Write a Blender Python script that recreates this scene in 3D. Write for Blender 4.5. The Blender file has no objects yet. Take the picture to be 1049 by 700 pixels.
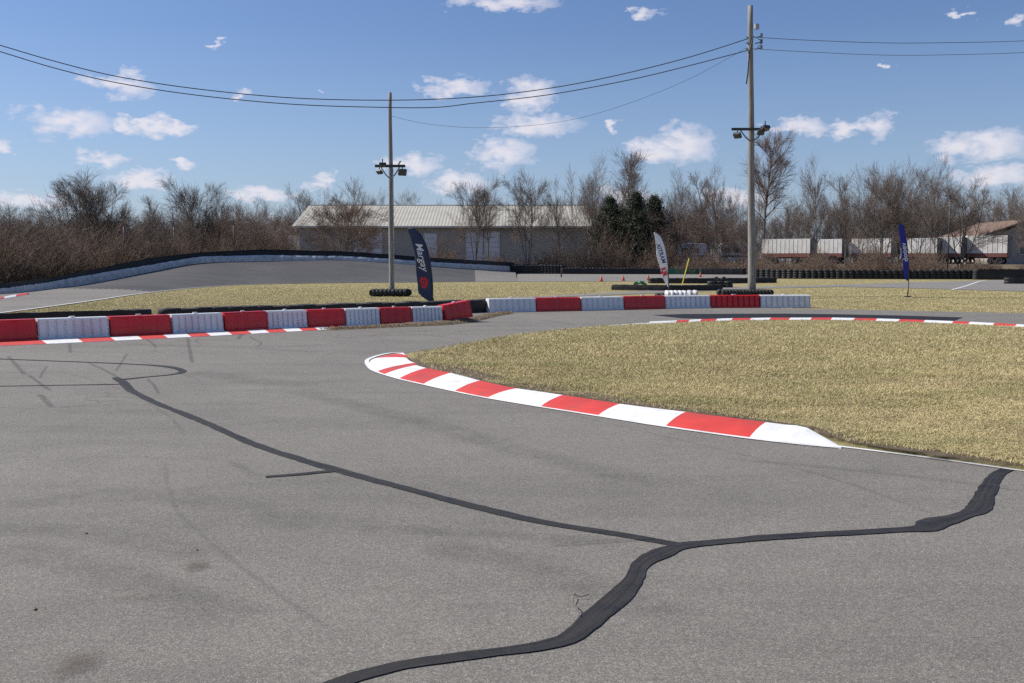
import bpy, bmesh, math, random
import numpy as np
from mathutils import Vector, Matrix
from mathutils.geometry import tessellate_polygon
R = math.radians
random.seed(7); rng = np.random.default_rng(11)
scene = bpy.context.scene
COL = scene.collection
DENOISE = False

# ------------------------------------------------------------------ camera
F = 1020.0; CH = 1.6; HOR = 268.0
PITCH = math.atan((350 - HOR) / F)
cam_d = bpy.data.cameras.new('camera'); cam = bpy.data.objects.new('camera', cam_d); COL.objects.link(cam)
cam.location = (0, 0, CH); cam.rotation_euler = (math.pi/2 - PITCH, 0, 0)
cam_d.sensor_width = 36; cam_d.lens = 36*F/1049; cam_d.clip_end = 4000; cam_d.clip_start = .05
scene.camera = cam

def ray(px, py):
    u = (px-524.5)/F; v = (350-py)/F
    return Vector((u, math.cos(PITCH)+v*math.sin(PITCH), -math.sin(PITCH)+v*math.cos(PITCH)))
def G(px, py, z=0.0):                       # where the sight line meets height z
    d = ray(px, py); t = (z-CH)/d.z
    return Vector((d.x*t, d.y*t, z))
def P(px, py, Y):                           # point of the sight line at distance Y
    d = ray(px, py); t = Y/d.y
    return Vector((d.x*t, Y, CH+d.z*t))
def X(px, Y, z=0.): return P(px, HOR, Y).x
def yb(py): return G(524.5, py).y

# ------------------------------------------------------------------ node helpers
def newmat(name):
    m = bpy.data.materials.new(name); m.use_nodes = True
    nt = m.node_tree; nt.nodes.clear()
    out = nt.nodes.new('ShaderNodeOutputMaterial'); b = nt.nodes.new('ShaderNodeBsdfPrincipled')
    nt.links.new(b.outputs[0], out.inputs[0])
    return m, nt, b, out
def N(nt, t, **k):
    n = nt.nodes.new(t)
    for a, v in k.items(): setattr(n, a, v)
    return n
def L(nt, a, b): nt.links.new(a, b)
def val(nt, sock, v):
    if hasattr(v, 'is_output') or isinstance(v, bpy.types.NodeSocket): nt.links.new(v, sock)
    else: sock.default_value = v
def math_(nt, op, a, b=0., c=None, clamp=False):
    n = N(nt, 'ShaderNodeMath', operation=op, use_clamp=clamp)
    val(nt, n.inputs[0], a); val(nt, n.inputs[1], b)
    if c is not None: val(nt, n.inputs[2], c)
    return n.outputs[0]
def noise(nt, vec, scale, detail=4, rough=.55, dist=0.):
    n = N(nt, 'ShaderNodeTexNoise'); n.inputs['Scale'].default_value = scale; n.inputs['Detail'].default_value = detail
    n.inputs['Roughness'].default_value = rough; n.inputs['Distortion'].default_value = dist
    if vec is not None: L(nt, vec, n.inputs['Vector'])
    return n.outputs['Fac']
def ramp(nt, f, stops, interp='LINEAR'):
    n = N(nt, 'ShaderNodeValToRGB'); cr = n.color_ramp; cr.interpolation = interp
    while len(cr.elements) < len(stops): cr.elements.new(.5)
    for e, (p, c) in zip(cr.elements, stops):
        e.position = p; e.color = (c, c, c, 1) if not hasattr(c, '__len__') else (*c, 1)
    L(nt, f, n.inputs[0]); return n.outputs[0]
def mix(nt, f, a, b, mode='MIX'):
    n = N(nt, 'ShaderNodeMix', data_type='RGBA', blend_type=mode)
    val(nt, n.inputs[0], f)
    for s, v in ((n.inputs[6], a), (n.inputs[7], b)):
        if isinstance(v, bpy.types.NodeSocket): L(nt, v, s)
        else: s.default_value = (*v, 1)
    return n.outputs[2]
def mapr(nt, f, a, b, c, d):
    n = N(nt, 'ShaderNodeMapRange'); val(nt, n.inputs[0], f)
    for i, v in enumerate((a, b, c, d)): n.inputs[i+1].default_value = v
    return n.outputs[0]
def coords(nt, kind='Object', scale=None):
    if kind == 'World': o = N(nt, 'ShaderNodeNewGeometry').outputs['Position']
    else: o = N(nt, 'ShaderNodeTexCoord').outputs[kind]
    if scale:
        m = N(nt, 'ShaderNodeMapping'); m.inputs['Scale'].default_value = scale; L(nt, o, m.inputs[0]); o = m.outputs[0]
    return o
def bump(nt, b, h, strength, dist):
    n = N(nt, 'ShaderNodeBump'); n.inputs['Strength'].default_value = strength; n.inputs['Distance'].default_value = dist
    L(nt, h, n.inputs['Height']); L(nt, n.outputs[0], b.inputs['Normal'])

def simple(name, col, rough=.6, var=.25, scale=3., dirt=None, dirt_amt=.5, metal=0., spec=.5, bmp=0., world=True, dscale=1.5):
    m, nt, b, out = newmat(name)
    v = coords(nt, 'World' if world else 'Object')
    f = noise(nt, v, scale, 6, .6)
    c2 = tuple(max(0, x*(1-var)) for x in col); c1 = tuple(min(.95, x*(1+var*.6)) for x in col)
    c = mix(nt, ramp(nt, f, [(.3, 0), (.7, 1)]), c2, c1)
    if dirt is not None:
        g = noise(nt, v, dscale, 8, .7, .4)
        c = mix(nt, math_(nt, 'MULTIPLY', ramp(nt, g, [(.48, 0), (.68, 1)]), dirt_amt), c, dirt)
    L(nt, c, b.inputs['Base Color'])
    b.inputs['Roughness'].default_value = rough; b.inputs['Metallic'].default_value = metal
    b.inputs['Specular IOR Level'].default_value = spec
    if bmp: bump(nt, b, f, .6, bmp)
    return m

# --- asphalt
def asphalt(name, c_lo, c_hi, dark=1., streak=1.):
    m, nt, b, out = newmat(name)
    v = coords(nt, 'World')
    big = noise(nt, v, .16, 5, .6, .6)
    vs = coords(nt, 'World', (.22, 1.1, 1))
    st = noise(nt, vs, .75, 6, .62, 1.2)
    mid = noise(nt, v, 2.2, 6, .7)
    c = mix(nt, ramp(nt, big, [(.3, 0), (.7, 1)]), c_lo, c_hi)
    c = mix(nt, .75*streak, c, ramp(nt, st, [(.28, .66), (.5, 1.0), (.75, 1.14)]), 'MULTIPLY')
    c = mix(nt, .45, c, ramp(nt, mid, [(.3, .82), (.7, 1.15)]), 'MULTIPLY')
    vo = N(nt, 'ShaderNodeTexVoronoi'); vo.inputs['Scale'].default_value = 140; L(nt, v, vo.inputs['Vector'])
    sep = N(nt, 'ShaderNodeSeparateColor'); L(nt, vo.outputs['Color'], sep.inputs[0])
    stone = ramp(nt, sep.outputs[0], [(0, .66), (.35, .87), (.7, 1.07), (.93, 1.32), (1, 1.7)])
    c = mix(nt, .85, c, stone, 'MULTIPLY')
    gap = ramp(nt, vo.outputs['Distance'], [(.25, 1.05), (.75, .62)])
    c = mix(nt, .8, c, gap, 'MULTIPLY')
    fine = noise(nt, v, 210, 2, .6)
    c = mix(nt, .8, c, ramp(nt, fine, [(.3, .6), (.7, 1.35)]), 'MULTIPLY')
    grit = noise(nt, v, 26, 3, .7)
    c = mix(nt, .7, c, ramp(nt, grit, [(.3, .86), (.7, 1.12)]), 'MULTIPLY')
    # hairline cracks
    ck = N(nt, 'ShaderNodeTexVoronoi', feature='DISTANCE_TO_EDGE'); ck.inputs['Scale'].default_value = .13
    wv = N(nt, 'ShaderNodeTexNoise'); wv.inputs['Scale'].default_value = 1.1; wv.inputs['Detail'].default_value = 8; L(nt, v, wv.inputs['Vector'])
    vm = N(nt, 'ShaderNodeVectorMath', operation='MULTIPLY_ADD'); L(nt, wv.outputs['Color'], vm.inputs[0]); vm.inputs[1].default_value = (1.7, 1.7, 0); L(nt, v, vm.inputs[2])
    L(nt, vm.outputs[0], ck.inputs['Vector'])
    cm = ramp(nt, ck.outputs['Distance'], [(0, 1), (.0022, 0)])
    cm = math_(nt, 'MULTIPLY', cm, ramp(nt, noise(nt, v, .21, 2), [(.54, 0), (.64, .4)]))
    c = mix(nt, cm, c, (.03, .03, .03))
    L(nt, c, b.inputs['Base Color'])
    b.inputs['Roughness'].default_value = .82; b.inputs['Specular IOR Level'].default_value = .35
    h = math_(nt, 'ADD', sep.outputs[0], fine)
    bump(nt, b, h, .55, .004)
    return m
ASPH = asphalt('asphalt', (.205, .190, .166), (.258, .238, .208), streak=.62)
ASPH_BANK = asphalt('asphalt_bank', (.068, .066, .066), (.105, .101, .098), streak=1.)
ASPH_FAR = asphalt('asphalt_pale', (.235, .22, .198), (.29, .272, .245), streak=.7)

# --- tar seal
def tar():
    m, nt, b, out = newmat('tar_seal')
    v = coords(nt, 'World')
    f = noise(nt, v, 9, 6, .7); g = noise(nt, v, 160, 3, .7)
    c = mix(nt, ramp(nt, f, [(.3, 0), (.7, 1)]), (.018, .017, .017), (.034, .032, .031))
    c = mix(nt, .8, c, ramp(nt, g, [(.35, .5), (.75, 2.0)]), 'MULTIPLY')
    uv = N(nt, 'ShaderNodeUVMap'); mp = N(nt, 'ShaderNodeMapping'); mp.inputs['Scale'].default_value = (6, 5, 1); L(nt, uv.outputs[0], mp.inputs[0])
    bd = noise(nt, mp.outputs[0], 1.3, 4, .6, .4)
    c = mix(nt, .8, c, ramp(nt, bd, [(.35, .55), (.5, 1.0), (.65, 1.5)]), 'MULTIPLY')
    L(nt, c, b.inputs['Base Color']); L(nt, ramp(nt, f, [(.35, .55), (.65, .9)]), b.inputs['Roughness']); b.inputs['Specular IOR Level'].default_value = .3
    bump(nt, b, math_(nt, 'ADD', g, f), .5, .006)
    return m
TAR = tar()
def film(name, col, amount, scale, lo=.35, hi=.65, stretch=None, uvfade=True):
    """thin worn layer on the road (rubber, stain, dust): patchy and soft at its rim (UV v runs across)"""
    m, nt, b, out = newmat(name)
    v = coords(nt, 'World', stretch)
    f = ramp(nt, noise(nt, v, scale, 7, .7), [(lo, 0), (hi, 1)])
    a = math_(nt, 'MULTIPLY', f, amount)
    if uvfade:
        uv = N(nt, 'ShaderNodeUVMap'); s = N(nt, 'ShaderNodeSeparateXYZ'); L(nt, uv.outputs[0], s.inputs[0])
        e = math_(nt, 'MULTIPLY', math_(nt, 'SUBTRACT', 1., s.outputs[1]), s.outputs[1])
        e = ramp(nt, math_(nt, 'MULTIPLY', e, 4.), [(0, 0), (.9, 1)])
        e2 = math_(nt, 'MULTIPLY', math_(nt, 'SUBTRACT', 1., s.outputs[0]), s.outputs[0])
        e2 = ramp(nt, math_(nt, 'MULTIPLY', e2, 4.), [(0, 0), (.4, 1)])
        a = math_(nt, 'MULTIPLY', math_(nt, 'MULTIPLY', a, e), e2)
    b.inputs['Base Color'].default_value = (*col, 1); b.inputs['Roughness'].default_value = .9
    tr = N(nt, 'ShaderNodeBsdfTransparent'); mx = N(nt, 'ShaderNodeMixShader')
    L(nt, a, mx.inputs[0]); L(nt, tr.outputs[0], mx.inputs[1]); L(nt, b.outputs[0], mx.inputs[2]); L(nt, mx.outputs[0], out.inputs[0])
    return m
SKID = film('skid_rubber', (.035, .034, .034), .42, 14, .25, .7)
SKID_SOFT = film('skid_soft', (.055, .052, .049), .2, 5, .3, .75)
STAIN = film('oil_stain', (.10, .075, .05), .5, 2.2, .0, .8)
DUST = film('dust_patch', (.30, .24, .18), .45, 12, .35, .65)
PATCH_F = film('dark_patch_film', (.04, .042, .05), .93, .6, .0, .2)

# --- grass ground
def grassmat():
    m, nt, b, out = newmat('dry_grass')
    v = coords(nt, 'World')
    big = noise(nt, v, .11, 6, .62, .5); mid = noise(nt, v, .9, 6, .65, .3)
    fine = noise(nt, v, 17, 5, .75); ff = noise(nt, v, 75, 3, .7)
    c = mix(nt, ramp(nt, big, [(.35, 0), (.65, 1)]), (.40, .33, .175), (.34, .295, .14))
    c = mix(nt, ramp(nt, mid, [(.42, 0), (.72, .7)]), c, (.22, .225, .085))
    vs = coords(nt, 'World', (.25, 1.6, 1))
    c = mix(nt, ramp(nt, noise(nt, vs, .8, 6, .7), [(.5, 0), (.72, .6)]), c, (.46, .375, .22))
    c = mix(nt, .8, c, ramp(nt, fine, [(.3, .62), (.7, 1.28)]), 'MULTIPLY')
    c = mix(nt, .8, c, ramp(nt, ff, [(.3, .62), (.7, 1.3)]), 'MULTIPLY')
    L(nt, c, b.inputs['Base Color']); b.inputs['Roughness'].default_value = 1; b.inputs['Specular IOR Level'].default_value = .1
    bump(nt, b, math_(nt, 'ADD', fine, ff), .8, .03)
    return m
GRASS = grassmat()
def blade():
    m, nt, b, out = newmat('grass_blade')
    v = coords(nt, 'World')
    a = noise(nt, v, 60, 1, .5); k = noise(nt, coords(nt, 'World', (.6, 1.3, 1)), .8, 7, .72, .3); big = noise(nt, v, .45, 6, .7)
    c = ramp(nt, a, [(.3, (.46, .375, .18)), (.45, (.62, .51, .265)), (.6, (.72, .60, .345)), (.75, (.56, .46, .23))])
    c = mix(nt, ramp(nt, k, [(.44, 0), (.66, .6)]), c, (.30, .30, .115))
    c = mix(nt, .8, c, ramp(nt, big, [(.34, .66), (.64, 1.12)]), 'MULTIPLY')
    c = mix(nt, ramp(nt, noise(nt, v, .55, 5, .7), [(.56, 0), (.7, .7)]), c, (.34, .25, .15))
    L(nt, c, b.inputs['Base Color']); b.inputs['Roughness'].default_value = .75; b.inputs['Specular IOR Level'].default_value = .25
    return m
BLADE = blade()
SOIL = simple('soil', (.13, .095, .062), .95, .45, 20, dirt=(.24, .18, .10), dirt_amt=.7, dscale=5, bmp=.03)
LITTER = simple('leaf_litter', (.13, .095, .065), 1, .5, 2.5, dirt=(.20, .16, .08), dirt_amt=.8, dscale=.5, bmp=.05)
STRAW = simple('straw', (.38, .28, .16), .9, .5, 40)

# --- paints and plastics
WHITE_PAINT = simple('white_paint', (.76, .76, .75), .62, .07, 3, dirt=(.33, .31, .29), dirt_amt=.4, dscale=3.2, bmp=.004)
RED_PAINT = simple('red_paint', (.60, .048, .035), .6, .14, 3, dirt=(.26, .07, .055), dirt_amt=.5, dscale=3.2, bmp=.004)
WHITE_PLASTIC = simple('white_plastic', (.74, .735, .74), .38, .08, 2, dirt=(.5, .48, .45), dirt_amt=.18, dscale=2.5)
RED_PLASTIC = simple('red_plastic', (.62, .016, .018), .36, .14, 2, dirt=(.25, .05, .04), dirt_amt=.3, dscale=2.5)
RUBBER = simple('rubber', (.018, .018, .02), .72, .35, 8, dirt=(.06, .055, .05), dirt_amt=.5, dscale=3)
BELT = simple('rubber_belt', (.013, .013, .015), .75, .35, 2, dirt=(.045, .042, .04), dirt_amt=.5, dscale=.8)
SHEET = simple('white_sheeting', (.58, .57, .57), .6, .25, 3, dirt=(.2, .2, .21), dirt_amt=.6, dscale=1.4, bmp=.05)
GREEN_PL = simple('green_sheet', (.02, .16, .09), .6, .2, 1)
METAL = simple('galvanised', (.33, .34, .35), .5, .25, 6, metal=.5)
DARKMETAL = simple('dark_metal', (.05, .052, .055), .5, .3, 6, metal=.3)
GLASSM = simple('lamp_glass', (.25, .28, .30), .15, .1, 4)
YELLOW = simple('yellow_paint', (.62, .48, .03), .5, .15, 5)
ORANGE = simple('cone_plastic', (.62, .09, .04), .5, .1, 5)
CABLE = simple('cable', (.03, .03, .035), .6, .2, 5)
def woodpole():
    m, nt, b, out = newmat('weathered_pole')
    v = coords(nt, 'World', (14, 14, .9)); f = noise(nt, v, 1.6, 8, .7, .6)
    c = ramp(nt, f, [(.28, (.10, .093, .086)), (.5, (.235, .225, .212)), (.72, (.35, .34, .328))])
    L(nt, c, b.inputs['Base Color']); b.inputs['Roughness'].default_value = .85; bump(nt, b, f, .7, .012)
    return m
POLEW = woodpole()
FLAG_NAVY = simple('navy_cloth', (.03, .045, .10), .8, .2, 3)
FLAG_WHITE = simple('white_cloth', (.80, .80, .84), .8, .08, 3)
FLAG_BLUE = simple('blue_cloth', (.02, .028, .30), .8, .2, 3)
INK_W = simple('white_ink', (.72, .74, .78), .8, .05, 3)
INK_B = simple('blue_ink', (.04, .05, .18), .8, .1, 3)
INK_R = simple('red_ink', (.58, .03, .04), .8, .1, 3)
BARK = simple('bark', (.13, .11, .095), .95, .4, 6, bmp=.02, world=False)
BARK_PALE = simple('bark_pale', (.30, .27, .23), .95, .35, 5, bmp=.02, world=False)
TWIG = simple('twig', (.185, .143, .117), .95, .3, .7, world=True)
TWIG_RED = simple('twig_reddish', (.205, .14, .106), .95, .3, .7)
BRUSH = simple('brushwood', (.215, .152, .112), .95, .5, .35, world=True)
NEEDLE = simple('needles', (.05, .062, .03), .85, .5, 2.5, world=True)
def ribmetal(name, col, axis, scale, depth=.03):
    m, nt, b, out = newmat(name)
    v = coords(nt, 'Object'); s = N(nt, 'ShaderNodeSeparateXYZ'); L(nt, v, s.inputs[0])
    w = math_(nt, 'SINE', math_(nt, 'MULTIPLY', s.outputs[axis], scale))
    g = noise(nt, v, .5, 6, .65)
    c = mix(nt, ramp(nt, g, [(.3, 0), (.7, 1)]), tuple(x*.85 for x in col), tuple(x*1.08 for x in col))
    L(nt, c, b.inputs['Base Color']); b.inputs['Roughness'].default_value = .5
    bump(nt, b, ramp(nt, w, [(.0, 0), (.8, 0), (1., 1)]), .8, depth)
    return m
ROOF = simple('roof_panel', (.47, .445, .37), .5, .12, .4, dirt=(.40, .36, .30), dirt_amt=.4, dscale=.3)
WALLM = simple('wall_panel', (.37, .35, .315), .6, .12, .4)
DOORM = simple('door_panel', (.66, .67, .70), .5, .06, .5)
TRIM = simple('trim', (.62, .60, .55), .5, .1, .5)
TRAILER_W = simple('trailer_white', (.78, .76, .71), .5, .1, .7, dirt=(.35, .32, .28), dirt_amt=.4, dscale=1)
TRAILER_R = simple('trailer_red', (.21, .075, .06), .5, .2, .7, dirt=(.2, .1, .08), dirt_amt=.5, dscale=1)
TRAILER_D = simple('trailer_dark', (.09, .085, .085), .6, .2, .7)
SHINGLE = simple('brown_shingle', (.19, .125, .09), .9, .3, 3)
SIDING = simple('house_siding', (.34, .30, .26), .8, .15, 2)
WINDOW = simple('window_glass', (.05, .06, .075), .12, .2, 1)

# ------------------------------------------------------------------ mesh helpers
class MB:
    def __init__(s): s.v = []; s.f = []; s.m = []
    def add(s, vs, fs, mi=0):
        o = len(s.v); s.v += [tuple(p) for p in vs]; s.f += [tuple(i+o for i in q) for q in fs]; s.m += [mi]*len(fs)
    def box(s, c, d, mi=0, rot=None, taper=1.):
        pts = []
        for z in (-1, 1):
            k = taper if z > 0 else 1
            for x, y in ((-1, -1), (1, -1), (1, 1), (-1, 1)): pts.append(Vector((x*d[0]/2*k, y*d[1]/2*k, z*d[2]/2)))
        if rot is not None: pts = [rot @ p for p in pts]
        pts = [p+Vector(c) for p in pts]
        s.add(pts, [(3, 2, 1, 0), (4, 5, 6, 7), (0, 1, 5, 4), (1, 2, 6, 5), (2, 3, 7, 6), (3, 0, 4, 7)], mi)
    def tube(s, pts, rad, n=8, mi=0, cap=True):
        pts = [Vector(p) for p in pts]
        if not hasattr(rad, '__len__'): rad = [rad]*len(pts)
        o = len(s.v); up = Vector((0, 0, 1))
        for i, p in enumerate(pts):
            t = (pts[min(i+1, len(pts)-1)]-pts[max(i-1, 0)]).normalized()
            a = t.cross(up if abs(t.z) < .95 else Vector((1, 0, 0))).normalized(); b = t.cross(a)
            for k in range(n):
                w = 2*math.pi*k/n; s.v.append(tuple(p+(a*math.cos(w)+b*math.sin(w))*rad[i]))
        for i in range(len(pts)-1):
            for k in range(n):
                s.f.append((o+i*n+k, o+i*n+(k+1) % n, o+(i+1)*n+(k+1) % n, o+(i+1)*n+k)); s.m.append(mi)
        if cap:
            s.f.append(tuple(o+k for k in range(n))); s.m.append(mi)
            e = o+(len(pts)-1)*n; s.f.append(tuple(e+k for k in reversed(range(n)))); s.m.append(mi)
    def torus(s, c, R0, r, axis='z', nu=18, nv=8, sq=1.25, mi=0):
        o = len(s.v); c = Vector(c)
        for i in range(nu):
            a = 2*math.pi*i/nu
            for j in range(nv):
                w = 2*math.pi*j/nv; cw = math.cos(w); sw = math.sin(w); rr = R0+r*math.copysign(abs(cw)**.42, cw); h = r*sq*math.copysign(abs(sw)**.42, sw)
                q = Vector((rr*math.cos(a), rr*math.sin(a), h))
                if axis == 'x': q = Vector((q.z, q.x, q.y))
                if axis == 'y': q = Vector((q.x, q.z, q.y))
                s.v.append(tuple(c+q))
        for i in range(nu):
            for j in range(nv):
                s.f.append((o+i*nv+j, o+((i+1) % nu)*nv+j, o+((i+1) % nu)*nv+(j+1) % nv, o+i*nv+(j+1) % nv)); s.m.append(mi)
    def mesh(s, name, mats, smooth=False):
        me = bpy.data.meshes.new(name); me.from_pydata(s.v, [], s.f)
        for m in (mats if isinstance(mats, (list, tuple)) else [mats]): me.materials.append(m)
        me.polygons.foreach_set('material_index', s.m)
        if smooth: me.polygons.foreach_set('use_smooth', [True]*len(s.f))
        bm = bmesh.new(); bm.from_mesh(me); bmesh.ops.recalc_face_normals(bm, faces=bm.faces); bm.to_mesh(me); bm.free()
        me.update(); return me
def link(name, me, parent=None):
    o = bpy.data.objects.new(name, me); COL.objects.link(o)
    if parent: o.parent = parent
    return o
def put(name, mb, mats, parent=None, smooth=False, bevel=0):
    o = link(name, mb.mesh(name, mats, smooth), parent)
    if bevel:
        b = o.modifiers.new('bevel', 'BEVEL'); b.width = bevel; b.segments = 2; b.limit_method = 'ANGLE'
    return o
def tag(o, label=None, cat=None, group=None, kind=None):
    if label: o['label'] = label
    if cat: o['category'] = cat
    if group: o['group'] = group
    if kind: o['kind'] = kind
    return o
def empty(name, loc, rz=0., label=None, cat=None, group=None):
    o = bpy.data.objects.new(name, None); COL.objects.link(o); o.location = loc; o.rotation_euler = (0, 0, rz); o.empty_display_size = .2
    return tag(o, label, cat, group)
def copy_tree(o, parent=None):
    c = o.copy(); COL.objects.link(c); c.parent = parent
    for ch in list(o.children): copy_tree(ch, c)
    return c
def structure(name, me_or_mb, mats=None, smooth=False):
    o = put(name, me_or_mb, mats, smooth=smooth) if isinstance(me_or_mb, MB) else link(name, me_or_mb)
    return tag(o, kind='structure')
def interp(xs, ys, x): return float(np.interp(x, xs, ys))
def dens(pts, step):                       # smooth (Catmull-Rom) resample of a polyline
    pts = [Vector(p) for p in pts]; out = []
    for i in range(len(pts)-1):
        p0, p1, p2, p3 = pts[max(i-1, 0)], pts[i], pts[i+1], pts[min(i+2, len(pts)-1)]
        n = max(1, int((p2-p1).length/step))
        for k in range(n):
            t = k/n
            out.append(.5*((2*p1)+(p2-p0)*t+(2*p0-5*p1+4*p2-p3)*t*t+(3*p1-p0-3*p2+p3)*t**3))
    out.append(pts[-1]); return out
def poly_sheet(name, pts, z, mat):
    vs = [Vector((p[0], p[1], 0)) for p in pts]; tr = tessellate_polygon([vs]); me = bpy.data.meshes.new(name)
    me.from_pydata([(v.x, v.y, z) for v in vs], [], [tuple(t) for t in tr]); me.update()
    bm = bmesh.new(); bm.from_mesh(me); bmesh.ops.recalc_face_normals(bm, faces=bm.faces)
    for f in bm.faces:
        if f.normal.z < 0: f.normal_flip()
    bm.to_mesh(me); bm.free(); me.materials.append(mat); return me
def ribbon(name, pts, widths, z, mat, jitter=0., step=.08, parent=None):
    if not hasattr(widths, '__len__'): widths = [widths]*len(pts)
    P2 = dens([Vector((p[0], p[1], w)) for p, w in zip(pts, widths)], step)
    vs = []; fs = []; n = len(P2); j1 = j2 = 0
    for i, q in enumerate(P2):
        t = P2[min(i+1, n-1)]-P2[max(i-1, 0)]; t.z = 0; t.normalize(); s = Vector((-t.y, t.x, 0)); w = q.z/2
        j1 = .75*j1+random.uniform(-1, 1)*jitter; j2 = .75*j2+random.uniform(-1, 1)*jitter
        p = Vector((q.x, q.y, z)); vs += [p+s*(w*(1+j1)), p-s*(w*(1+j2))]
    for i in range(n-1): fs.append((2*i+1, 2*i+3, 2*i+2, 2*i))
    me = bpy.data.meshes.new(name); me.from_pydata(vs, [], fs); me.materials.append(mat)
    uv = me.uv_layers.new(name='UVMap'); k = 0
    for i in range(n-1):
        for u, v in ((i, 1), (i+1, 1), (i+1, 0), (i, 0)): uv.data[k].uv = (u/(n-1), v); k += 1
    me.update(); return link(name, me, parent)

# ------------------------------------------------------------------ ground, roads
bm = bmesh.new(); bmesh.ops.create_grid(bm, x_segments=8, y_segments=8, size=1800)
me = bpy.data.meshes.new('ground'); bm.to_mesh(me); bm.free(); me.materials.append(GRASS)
g = link('ground', me); g.location = (0, 900, -.012); tag(g, kind='structure')

track = [(-60, 16), (-30, 17.5)] + [tuple(G(a, b)[:2]) for a, b in ((-60, 349), (38, 345), (113, 341), (176, 338.5), (230, 336), (275, 333.5), (356, 330.5), (425, 327), (470, 323), (499, 316), (560, 317.5), (640, 315.5), (728, 314.5), (830, 316.5), (900, 318), (980, 319.5), (1049, 321), (1200, 326), (1500, 335))] + [(60, 20), (60, -30), (-60, -30)]
structure('track', poly_sheet('track', track, 0, ASPH))

# the infield lies proud of the track; outline along kerbs
inf = [(414, 362.8), (450, 357), (490, 349.5), (520, 344.8), (560, 340), (600, 336), (640, 333.6), (664, 332.6), (692, 331.6), (717, 330.4), (750, 329.6), (788, 329), (851, 329), (897, 330), (946, 331.5), (992, 333.4), (1040, 335.8), (1100, 339.5), (1250, 348), (1500, 362), (1900, 386), (2300, 420),
       (2300, 600), (1900, 588), (1500, 543), (1300, 517), (1150, 497), (1049, 484), (950, 469), (860, 457.5), (826, 443), (785, 437), (703, 427), (636, 419), (577, 409), (530, 403), (492, 395), (463, 388), (440, 383), (425, 376)]
infw = dens([G(a, b) for a, b in inf]+[G(*inf[0])], .35)[:-1]
cx = sum(p.x for p in infw)/len(infw); cy = sum(p.y for p in infw)/len(infw)
bm = bmesh.new(); outer = [bm.verts.new((p.x, p.y, -.005)) for p in infw]
def inset(i, d):
    t = (infw[(i+1) % len(infw)]-infw[i-1]); t.z = 0; t.normalize(); return infw[i]+Vector((t.y, -t.x, 0))*d
sgn = 1 if sum(infw[i-1].x*infw[i].y-infw[i].x*infw[i-1].y for i in range(len(infw))) < 0 else -1
inner = []
for i in range(len(infw)):
    p = inset(i, .16*sgn); inner.append(bm.verts.new((p.x, p.y, .035+random.uniform(-.008, .008))))
n = len(infw)
for i in range(n): bm.faces.new((outer[i], outer[(i+1) % n], inner[(i+1) % n], inner[i]))

for t in tessellate_polygon([[Vector((v.co.x, v.co.y, 0)) for v in inner]]): bm.faces.new([inner[q] for q in t])
bmesh.ops.recalc_face_normals(bm, faces=bm.faces)
me = bpy.data.meshes.new('infield_grass_ground'); bm.to_mesh(me); bm.free(); me.materials.append(GRASS)
structure('infield_ground', me)
def in_poly(x, y, poly):
    px = np.array([p.x for p in poly]); py = np.array([p.y for p in poly]); r = np.zeros(len(x), bool); j = len(px)-1
    for i in range(len(px)):
        c = ((py[i] > y) != (py[j] > y)) & (x < (px[j]-px[i])*(y-py[i])/(py[j]-py[i]+1e-12)+px[i]); r ^= c; j = i
    return r

# far roads
far1 = [G(a, b) for a, b in ((486, 288.9), (530, 288.7), (630, 288.4), (700, 288), (755, 286.3), (800, 284.6), (800, 283.4), (760, 280.2), (640, 279.2), (575, 278.8), (528, 278.4), (500, 281.5), (470, 284.5))]
structure('far_straight', poly_sheet('far_straight', far1, .008, ASPH_FAR))
far2 = [G(a, b) for a, b in ((540, 305.8), (566, 304.6), (620, 302.6), (680, 300), (760, 296.6), (790, 295.4), (860, 294), (930, 295.2), (1049, 298.6), (1200, 304), (1200, 287), (1049, 286.6), (1000, 287.6), (930, 289.6), (870, 291.6), (790, 293.6), (745, 294.4), (680, 297), (620, 300.2), (566, 303), (520, 305.6))]
structure('access_road', poly_sheet('access_road', far2, .004, ASPH_FAR))
ribbon('edge_line', [G(a, b) for a, b in ((975, 297.2), (990, 293), (1003, 288.6), (1010, 287.2))], .13, .012, WHITE_PAINT, step=.5)['kind'] = 'structure'

# dark resurfaced strip on the right hand track
pts = [G(a, b) for a, b in ((668, 323.0), (700, 321.9), (800, 321.5), (860, 322.2), (920, 323.4), (987, 325.4), (976, 329.4), (946, 328.9), (897, 327.4), (851, 326.7), (788, 326.7), (740, 327.2), (700, 326.4))]
structure('road_patch', poly_sheet('road_patch', pts, .004, simple('fresh_asphalt', (.026, .028, .034), .95, .2, 4, spec=.1)))

# crack sealing
def seal(pp, w, jit=.09, z=.0040, mat=TAR, name='crack_seal', step=.05):
    o = ribbon(name, [G(a, b) for a, b in pp], w, z, mat, jit, step); tag(o, kind='structure'); return o
seal([(118, 387), (126, 392), (136, 401), (160, 413), (205, 431), (262, 456), (345, 482), (420, 502), (480, 518), (560, 536), (640, 549), (697, 559)], [.09, .13, .11, .10, .10, .10, .11, .10, .10, .095, .09, .085])
seal([(-80, 364.5), (0, 368), (80, 371), (140, 373.6), (165, 375.2), (181, 377.6), (187, 381), (176, 384), (150, 386.5), (122, 389.5)], [.07, .08, .08, .09, .13, .13, .1, .08, .08, .12], z=.0050)
seal([(-80, 397.5), (0, 396), (60, 395), (122, 394)], [.05, .05, .045, .06], z=.0053, name='crack_seal')
seal([(345, 482.5), (330, 484), (305, 486.5), (272, 489)], [.09, .08, .075, .06], z=.0050)
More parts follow.
